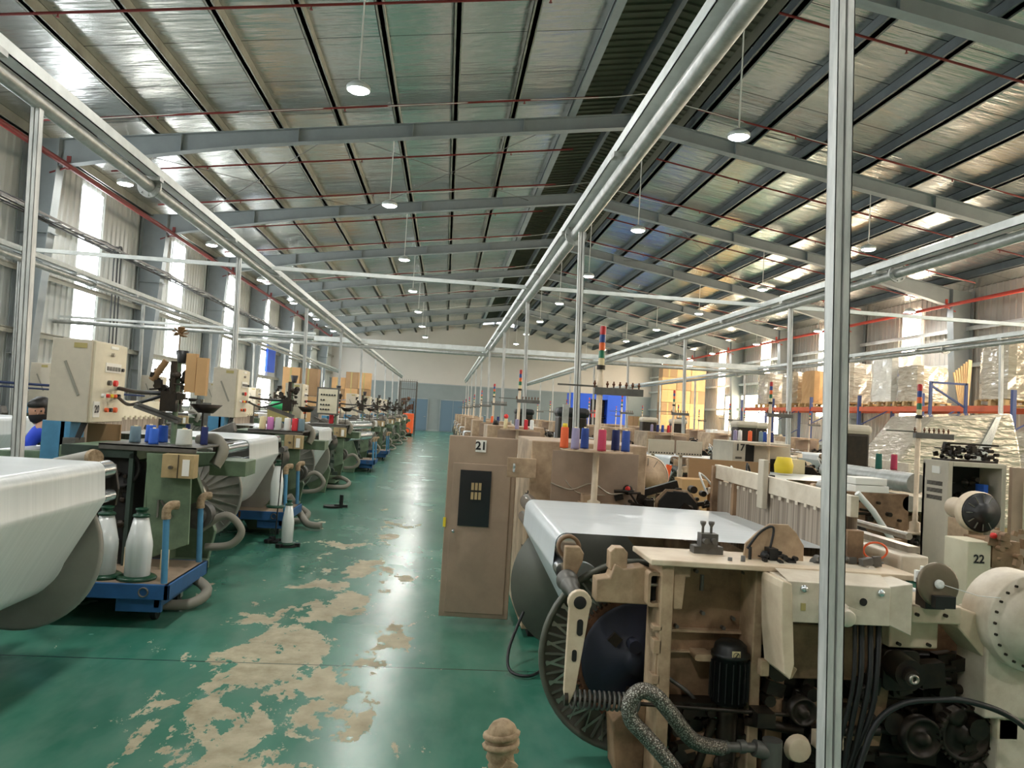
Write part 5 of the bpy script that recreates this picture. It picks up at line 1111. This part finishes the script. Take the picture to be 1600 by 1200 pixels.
m = MB(); m.lathe([(0, 0), (.05, 0), (.04, .06), (.03, .07)], (.8, 11.9, 1.42), (0, 0, 1), 12); single('small_motor', 'small black knob on the second aisle cabinet', 'knob', m, 'black')
for k, (x, y) in enumerate(((.35, 8.6), (.35, 9.6))):
    bobbin(x+.15, y+2.5, .02, 'white yarn bobbin in the aisle beyond the open cabinet door, %s' % ('nearer one' if k == 0 else 'farther one'), 'bobbins beyond the open door')
# blue stub with rag at the bottom edge
t = thing('hand_truck_handle', 'blue tube end wrapped in brown rag at the bottom of the picture', 'trolley handle', (.16, 1.62, 0))
m = MB(); m.cyl((.17, 1.66, 0), (.16, 1.62, .93), .014, seg=14); m.cyl((.17, 1.66, 0), (.17, 1.66, .02), .08, seg=16); mesh_obj('tube', m, 'blue', t)
m = MB()
m.lathe([(.017, -.03), (.024, -.018), (.022, -.01), (.03, .0), (.027, .012), (.033, .022), (.03, .038), (.034, .048), (.029, .062), (.024, .07), (.012, .078), (0, .08)], (.16, 1.62, .885), (.05, 0, 1), 18)
m.tube([(.16+.033*math.cos(a*.5), 1.62+.033*math.sin(a*.5), .9+.0016*a) for a in range(26)], .007, 6)
m.obox((.172, 1.6, .87), (.03, .02, .04), .3, .5); mesh_obj('rag', m, 'cloth', t)

# ================================================================ stores on the right: rack, wrapped pallets, cartons
t = thing('pallet_rack', 'orange beamed pallet rack with dark blue uprights along the right wall', 'rack', (13.2, 16, 0))
for k, y in enumerate((16.6, 20.0, 23.2, 26.4, 29.6, 32.8)):
    m = MB()
    for x in (13.0, 14.1): m.box(x-.045, x+.045, y-.04, y+.04, 0, 2.85)
    for z in (.3, 1.1, 1.9): m.beam((13.0, y, z), (14.1, y, z+.6), .03, .03)
    mesh_obj('upright', m, 'rackblue', t)
for k in range(5):
    y0, y1 = (16.6, 20.0, 23.2, 26.4, 29.6, 32.8)[k:k+2]
    for x in (13.0, 14.1):
        for z in (2.42,):
            m = MB(); m.box(x-.03, x+.03, y0+.05, y1-.05, z-.07, z+.07); mesh_obj('beam', m, 'rackorange', t)
    m = MB()
    for j in range(6): m.box(12.98, 14.12, y0+.2+j*.5, y0+.3+j*.5, 2.49, 2.51)
    mesh_obj('deck', m, 'wood', t)
def pallet(x, y, z, label, sx=1.1, sy=1.1, group='wooden pallets on the rack'):
    m = MB()
    for j in range(7): m.box(x-sx/2, x+sx/2, y-sy/2+j*sy/7, y-sy/2+j*sy/7+.09, z+.11, z+.13)
    for j in (-1, 0, 1):
        for i in (-1, 0, 1): m.box(x+i*(sx/2-.06)-.05, x+i*(sx/2-.06)+.05, y+j*(sy/2-.07)-.05, y+j*(sy/2-.07)+.05, z+.02, z+.11)
        m.box(x-sx/2, x+sx/2, y+j*(sy/2-.07)-.05, y+j*(sy/2-.07)+.05, z, z+.02)
    return single('pallet', label, 'pallet', m, 'wood', group)
def wrapped(x, y, z, sx, sy, h, label, m_='film', seed=1, lean=0, name='wrapped_pallet_load'):
    """film-wrapped load: a slightly bulged and crumpled block"""
    rd = random.Random(seed); n = 7; m = MB(); rings = []
    P = 24
    for k in range(n+1):
        zz = z + h*k/n; ring = []
        for i in range(P):
            a = 2*math.pi*i/P; c, s = math.cos(a), math.sin(a); q = max(abs(c), abs(s)); rr = 1/q*.93 if q > .78 else 1.17
            f = (1-lean*(k/n)) * (1+rd.uniform(-.025, .025)) * (.96 if k == n else 1)
            ring.append((x+c*rr*sx/2*f, y+s*rr*sy/2*f, zz+rd.uniform(-.02, .02)))
        rings += ring
    m.add(rings, [(k*P+i, k*P+(i+1) % P, (k+1)*P+(i+1) % P, (k+1)*P+i) for k in range(n) for i in range(P)]); m.add(rings[-P:], [tuple(range(P))]); m.add(rings[:P], [tuple(range(P))[::-1]])
    return single(name, label, 'wrapped load', m, m_)
spec = [(17.4, 1.35, 'film', 'tall film wrapped load on the rack at the right edge'), (20.9, 1.0, 'film', 'film wrapped brown carton load beside the leaning wood'), (22.2, 1.4, 'filmwhite', 'tall stack of white wrapped bags on the rack'),
        (24.6, 1.3, 'film', 'wrapped brown load left of the white bags on the rack'), (26.9, 1.15, 'carton', 'pale carton load on the rack behind the near post'), (28.6, 1.2, 'film', 'wrapped load on the rack, fourth from the white bags'), (30.9, 1.25, 'film', 'film covered load near the far end of the rack')]
for k, (y, h, mm, lb) in enumerate(spec):
    pallet(13.55, y, 2.51, 'wooden pallet on the rack, %s from the camera' % ORD[k]); wrapped(13.55, y, 2.65, 1.1, 1.15 if y != 22.2 else 1.3, h, lb, mm, k)
for k in range(7):
    m = MB(); m.beam((13.5+.04*k, 18.9+.09*k, 2.5), (13.7, 19.1+.1*k, 3.75-.05*k), .1, .03); single('wood_plank', 'plank of the pale wood bundle leaning on the rack, %s from the right' % ORD[k], 'plank', m, 'wood', 'planks leaning on the rack')
for k, (y, h, mm, lb) in enumerate(((17.6, 1.3, 'filmwhite', 'white wrapped load under the rack near the right edge'), (21.4, 1.5, 'film', 'wrapped load under the rack behind the big covered machine'), (25.0, 1.4, 'filmwhite', 'white sacks under the rack beside the blue upright'), (28.2, 1.3, 'c_cream', 'cream box under the rack'), (31.3, 1.4, 'film', 'wrapped load under the far rack bay'))):
    wrapped(13.55, y, .02, 1.1, 1.2, h, lb, mm, k+20)
t = thing('rack_frame', 'small dark blue steel frame standing before the rack beam', 'frame', (11.9, 17.5, 0))
m = MB()
for x in (11.6, 12.5): m.box(x-.03, x+.03, 17.5, 17.56, 0, 3.0)
m.box(11.6, 12.5, 17.5, 17.56, 2.95, 3.0); m.beam((11.6, 17.53, 2.9), (12.5, 17.53, 2.4), .04, .04); mesh_obj('posts', m, 'rackblue', t)
# big wrapped machine
t = thing('wrapped_machine', 'big sloping machine wrapped in brown paper and shiny film', 'wrapped machine', (9.2, 13.4, 0))
m = MB(); m.prism([(7.9, .1), (7.95, 1.15), (8.6, 2.0), (10.1, 2.15), (10.25, 1.6), (10.5, .1)], 12.9, 14.2); mesh_obj('wrapping', m, 'film', t, .05)
m = MB(); m.prism([(9.2, 1.0), (9.75, 2.06), (9.85, 2.08), (9.5, 1.0)], 12.86, 12.9); mesh_obj('silver_film', m, 'chrome', t)
m = MB(); m.box(7.9, 10.5, 12.95, 14.15, 0, .1); mesh_obj('skid', m, 'wood', t)
wrapped(11.9, 14.2, 0, 1.3, 1.3, 1.85, 'greenish wrapped pallet load at the right edge beside the big machine', 'film', 77)
for k, (x, y, h) in enumerate(((7.6, 19.3, 1.25), (8.5, 19.6, 1.2), (7.9, 21.5, 1.5), (9.6, 17.2, 1.3))):
    wrapped(x, y, 0, .8, .8, h, ['olive wrapped sack stack left of the covered machine', 'second olive sack stack left of the covered machine', 'pale wrapped goods behind the olive sacks', 'wrapped goods between the rack and the covered machine'][k], 'film' if k != 2 else 'filmwhite', 80+k)
# carton stacks at the back
def cartons(x, y, nx, nz, s, where, cm='carton', h=None):
    h = h or s*.8
    for i in range(nx):
        for k in range(nz):
            t = MB(); t.box(x+i*s*1.01, x+i*s*1.01+s*.99, y+.02*((i+k) % 2), y+s, k*h, k*h+h*.985)
            o = single('carton_box', 'brown carton %s, %s column and %s layer up' % (where, ORD[i], ORD[k]), 'carton', t, cm if (i+k) % 3 else 'cartondark', 'cartons ' + where)
            m = MB(); m.box(x+i*s*1.01+s*.4, x+i*s*1.01+s*.5, y-.006+.02*((i+k) % 2), y+.02*((i+k) % 2), k*h, k*h+h*.985); mesh_obj('tape', m, 'tape', o)
cartons(12.0, 42, 3, 7, .82, 'in the tall far right stack', h=.7)
cartons(10.1, 43.8, 2, 3, .8, 'in the low stack by the blue machine', 'cartondark')
cartons(-5.25, 25.2, 2, 3, .55, 'stacked above the left looms', h=.9)
cartons(-4.9, 38, 2, 4, .6, 'stacked deep behind the left looms', h=.8)
cartons(-6.0, 41, 2, 5, .7, 'stacked by the far left column', h=.6)
# blue compressor unit at the back
t = thing('blue_machine', 'large bright blue machine with an open dark bay at the back wall', 'machine', (8.3, 42, 0))
m = MB(); m.box(6.9, 8.0, 42, 43.5, 0, 3.0); m.box(8.95, 10.0, 42, 43.5, 0, 3.0); m.box(8.0, 8.95, 42.8, 43.5, 0, 3.0); m.box(8.0, 8.95, 42, 42.8, 2.7, 3.0); mesh_obj('housing', m, 'tarp', t, .02)
m = MB(); m.box(8.02, 8.93, 42.7, 42.78, .1, 2.7); clutter(m, 8.1, 8.9, 42.2, 42.7, .4, 2.3, 26, 91, .12); mesh_obj('works', m, 'blackmetal', t)
m = MB(); m.box(8.1, 8.5, 42.1, 42.3, 1.7, 2.1); mesh_obj('red_tank', m, 'red', t)
# dark frame trolley and orange truck at the end of the left row
t = thing('mesh_cart', 'tall dark wire cage cart loaded with beams near the end wall', 'cart', (-2.2, 46, 0))
m = MB()
for x in (-2.75, -1.75): m.box(x-.03, x+.03, 45.9, 46, 0, 3.2); m.box(x-.03, x+.03, 46.9, 47, 0, 3.2)
for k in range(9): m.box(-2.75+.125*k-.01, -2.75+.125*k+.01, 45.9, 45.93, .3, 3.3)
for z in (.4, 1.2, 2.0, 2.7, 3.15): m.box(-2.78, -1.72, 45.88, 45.92, z, z+.04)
mesh_obj('cage', m, 'castgrey', t)
m = clutter(MB(), -2.65, -1.85, 46.1, 46.8, .4, 2.6, 40, 71, .16); mesh_obj('load', m, 'rust', t)
t = thing('pallet_truck', 'orange lift truck standing before the dark cage cart', 'truck', (-2.1, 44.5, 0))
m = MB(); m.box(-2.35, -1.75, 44.2, 44.9, .15, 1.3); mesh_obj('body', m, 'orange', t, .05)
m = MB(); m.box(-2.3, -2.24, 44.9, 44.96, .1, 2.0); m.box(-1.86, -1.8, 44.9, 44.96, .1, 2.0); m.cyl((-2.3, 44.3, .12), (-1.8, 44.3, .12), .12, seg=16); mesh_obj('mast', m, 'blackmetal', t)
# goods between the left rows
m = MB(); m.lathe([(0, 0), (.12, 0), (.2, .07), (.14, .15), (0, .17)], (-3.15, 15.0, 1.42), (0, 0, 1), 12); single('green_sack', 'bright green plastic sack behind the second cone table', 'sack', m, 'greenplastic')
m = MB(); m.box(-3.35, -2.98, 14.95, 15.2, 1.2, 1.42); single('yellow_crate', 'orange yellow crate below the green sack', 'crate', m, 'tape')
m = MB(); m.box(-3.02, -2.75, 6.85, 6.87, .0, 1.31); single('cardboard_panel', 'brown cardboard panel standing under the cabinet numbered 20', 'cardboard', m, 'cartondark')

# ================================================================ the worker behind the left loom
def person():
    t = thing('person', 'person in a bright blue shirt and dark face mask bending behind cabinet 20', 'person', (-3.75, 7.6, 0))
    bx, by = -3.62, 8.15
    V = [(bx, by, .9), (bx-.03, by, 1.06), (bx-.1, by-.04, 1.2), (bx-.25, by-.1, 1.26), (bx-.31, by-.14, 1.3),
         (bx-.06, by+.14, 1.2), (bx-.2, by+.22, 1.0), (bx-.38, by+.12, .9), (bx-.3, by-.24, 1.18), (bx-.4, by-.28, 1.02), (bx-.5, by-.26, .95),
         (bx+.01, by+.1, .85), (bx, by+.12, .48), (bx+.03, by+.12, .06), (bx-.12, by+.12, .04), (bx+.01, by-.1, .85), (bx, by-.12, .48), (bx+.03, by-.12, .06), (bx-.12, by-.12, .04)]
    E_ = [(0, 1), (1, 2), (2, 3), (3, 4), (2, 5), (5, 6), (6, 7), (2, 8), (8, 9), (9, 10), (0, 11), (11, 12), (12, 13), (13, 14), (0, 15), (15, 16), (16, 17), (17, 18)]
    Rr = [.15, .16, .16, .06, .05, .09, .055, .038, .09, .048, .035, .095, .065, .045, .035, .095, .065, .045, .035]
    def skin(nm, idx, mt, grow=1.0):
        mp = {i: k for k, i in enumerate(idx)}
        me = bpy.data.meshes.new(nm); me.from_pydata([Vector(V[i])-ORG[t.name] for i in idx], [(mp[a], mp[b]) for a, b in E_ if a in mp and b in mp], [])
        o = bpy.data.objects.new(nm, me); col.objects.link(o); o.parent = t; me.materials.append(MT[mt]); ORG[o.name] = ORG[t.name]
        s = o.modifiers.new('skin', 'SKIN'); s.use_smooth_shade = True
        for k, i in enumerate(idx): r = Rr[i]*grow; me.skin_vertices[0].data[k].radius = (r, r)
        me.skin_vertices[0].data[0].use_root = True
        u = o.modifiers.new('sub', 'SUBSURF'); u.levels = u.render_levels = 2
        return o
    skin('body', list(range(19)), 'skin'); skin('shirt', [0, 1, 2, 5, 6, 7, 8, 9, 10], 'shirt', 1.14); skin('trousers', [0, 11, 12, 13, 15, 16, 17], 'trouser', 1.12)
    hx, hy, hz = bx-.37, by-.18, 1.34
    m = MB(); m.lathe([(.0, -.12), (.045, -.115), (.07, -.08), (.082, -.02), (.085, .03), (.075, .08), (.045, .115), (0, .12)], (hx, hy, hz), (-.1, -.05, 1), 18)
    m.add(*[[(hx+.03, hy-.085, hz), (hx+.055, hy-.08, hz), (hx+.045, hy-.11, hz-.02), (hx+.045, hy-.08, hz+.04)], [(0, 1, 2), (0, 2, 3), (1, 3, 2)]]); mesh_obj('head', m, 'skin', t)
    m = MB()
    for dx in (.01, .065): m.ball((hx+dx, hy-.078, hz+.015), .009, 8)
    mesh_obj('eyes', m, 'ink', t)
    m = MB(); m.lathe([(.085, -.04), (.098, .02), (.1, .06), (.088, .105), (.055, .14), (0, .15)], (hx+.005, hy+.022, hz+.008), (-.1, .3, 1), 18); m.lathe([(.084, .052), (.092, .07), (.084, .1), (.055, .13), (0, .14)], (hx, hy-.002, hz), (-.05, -.1, 1), 18); m.ball((hx-.02, hy+.1, hz+.02), .04, 10); mesh_obj('hair', m, 'hair', t)
    m = MB(); m.lathe([(.03, -.115), (.075, -.085), (.088, -.045), (.088, -.02)], (hx+.004, hy-.008, hz), (-.1, -.05, 1), 16); mesh_obj('face_mask', m, 'mask', t)
    for s, (wx, wy, wz), dr in ((0, V[7], (-.7, -.5, -.5)), (1, V[10], (-.5, -.6, -.6))):
        d = Vector(dr).normalized(); side = d.cross(Vector((0, 0, 1))).normalized()
        m = MB(); m.tube([Vector((wx, wy, wz)), Vector((wx, wy, wz))+d*.04, Vector((wx, wy, wz))+d*.08], [.028, .036, .03], 8)
        for k, L in enumerate((.06, .072, .068, .052)):
            b = Vector((wx, wy, wz)) + d*.075 + side*(.024-.016*k); m.tube([b, b+d*L*.55, b+d*L*.9+Vector((0, 0, -.012))], [.0085, .0078, .006], 6)
        b = Vector((wx, wy, wz)) + d*.03 + side*.03; m.tube([b, b+side*.02+d*.02, b+side*.026+d*.045], [.01, .009, .007], 6)
        mesh_obj('hand', m, 'skin', t)
person()
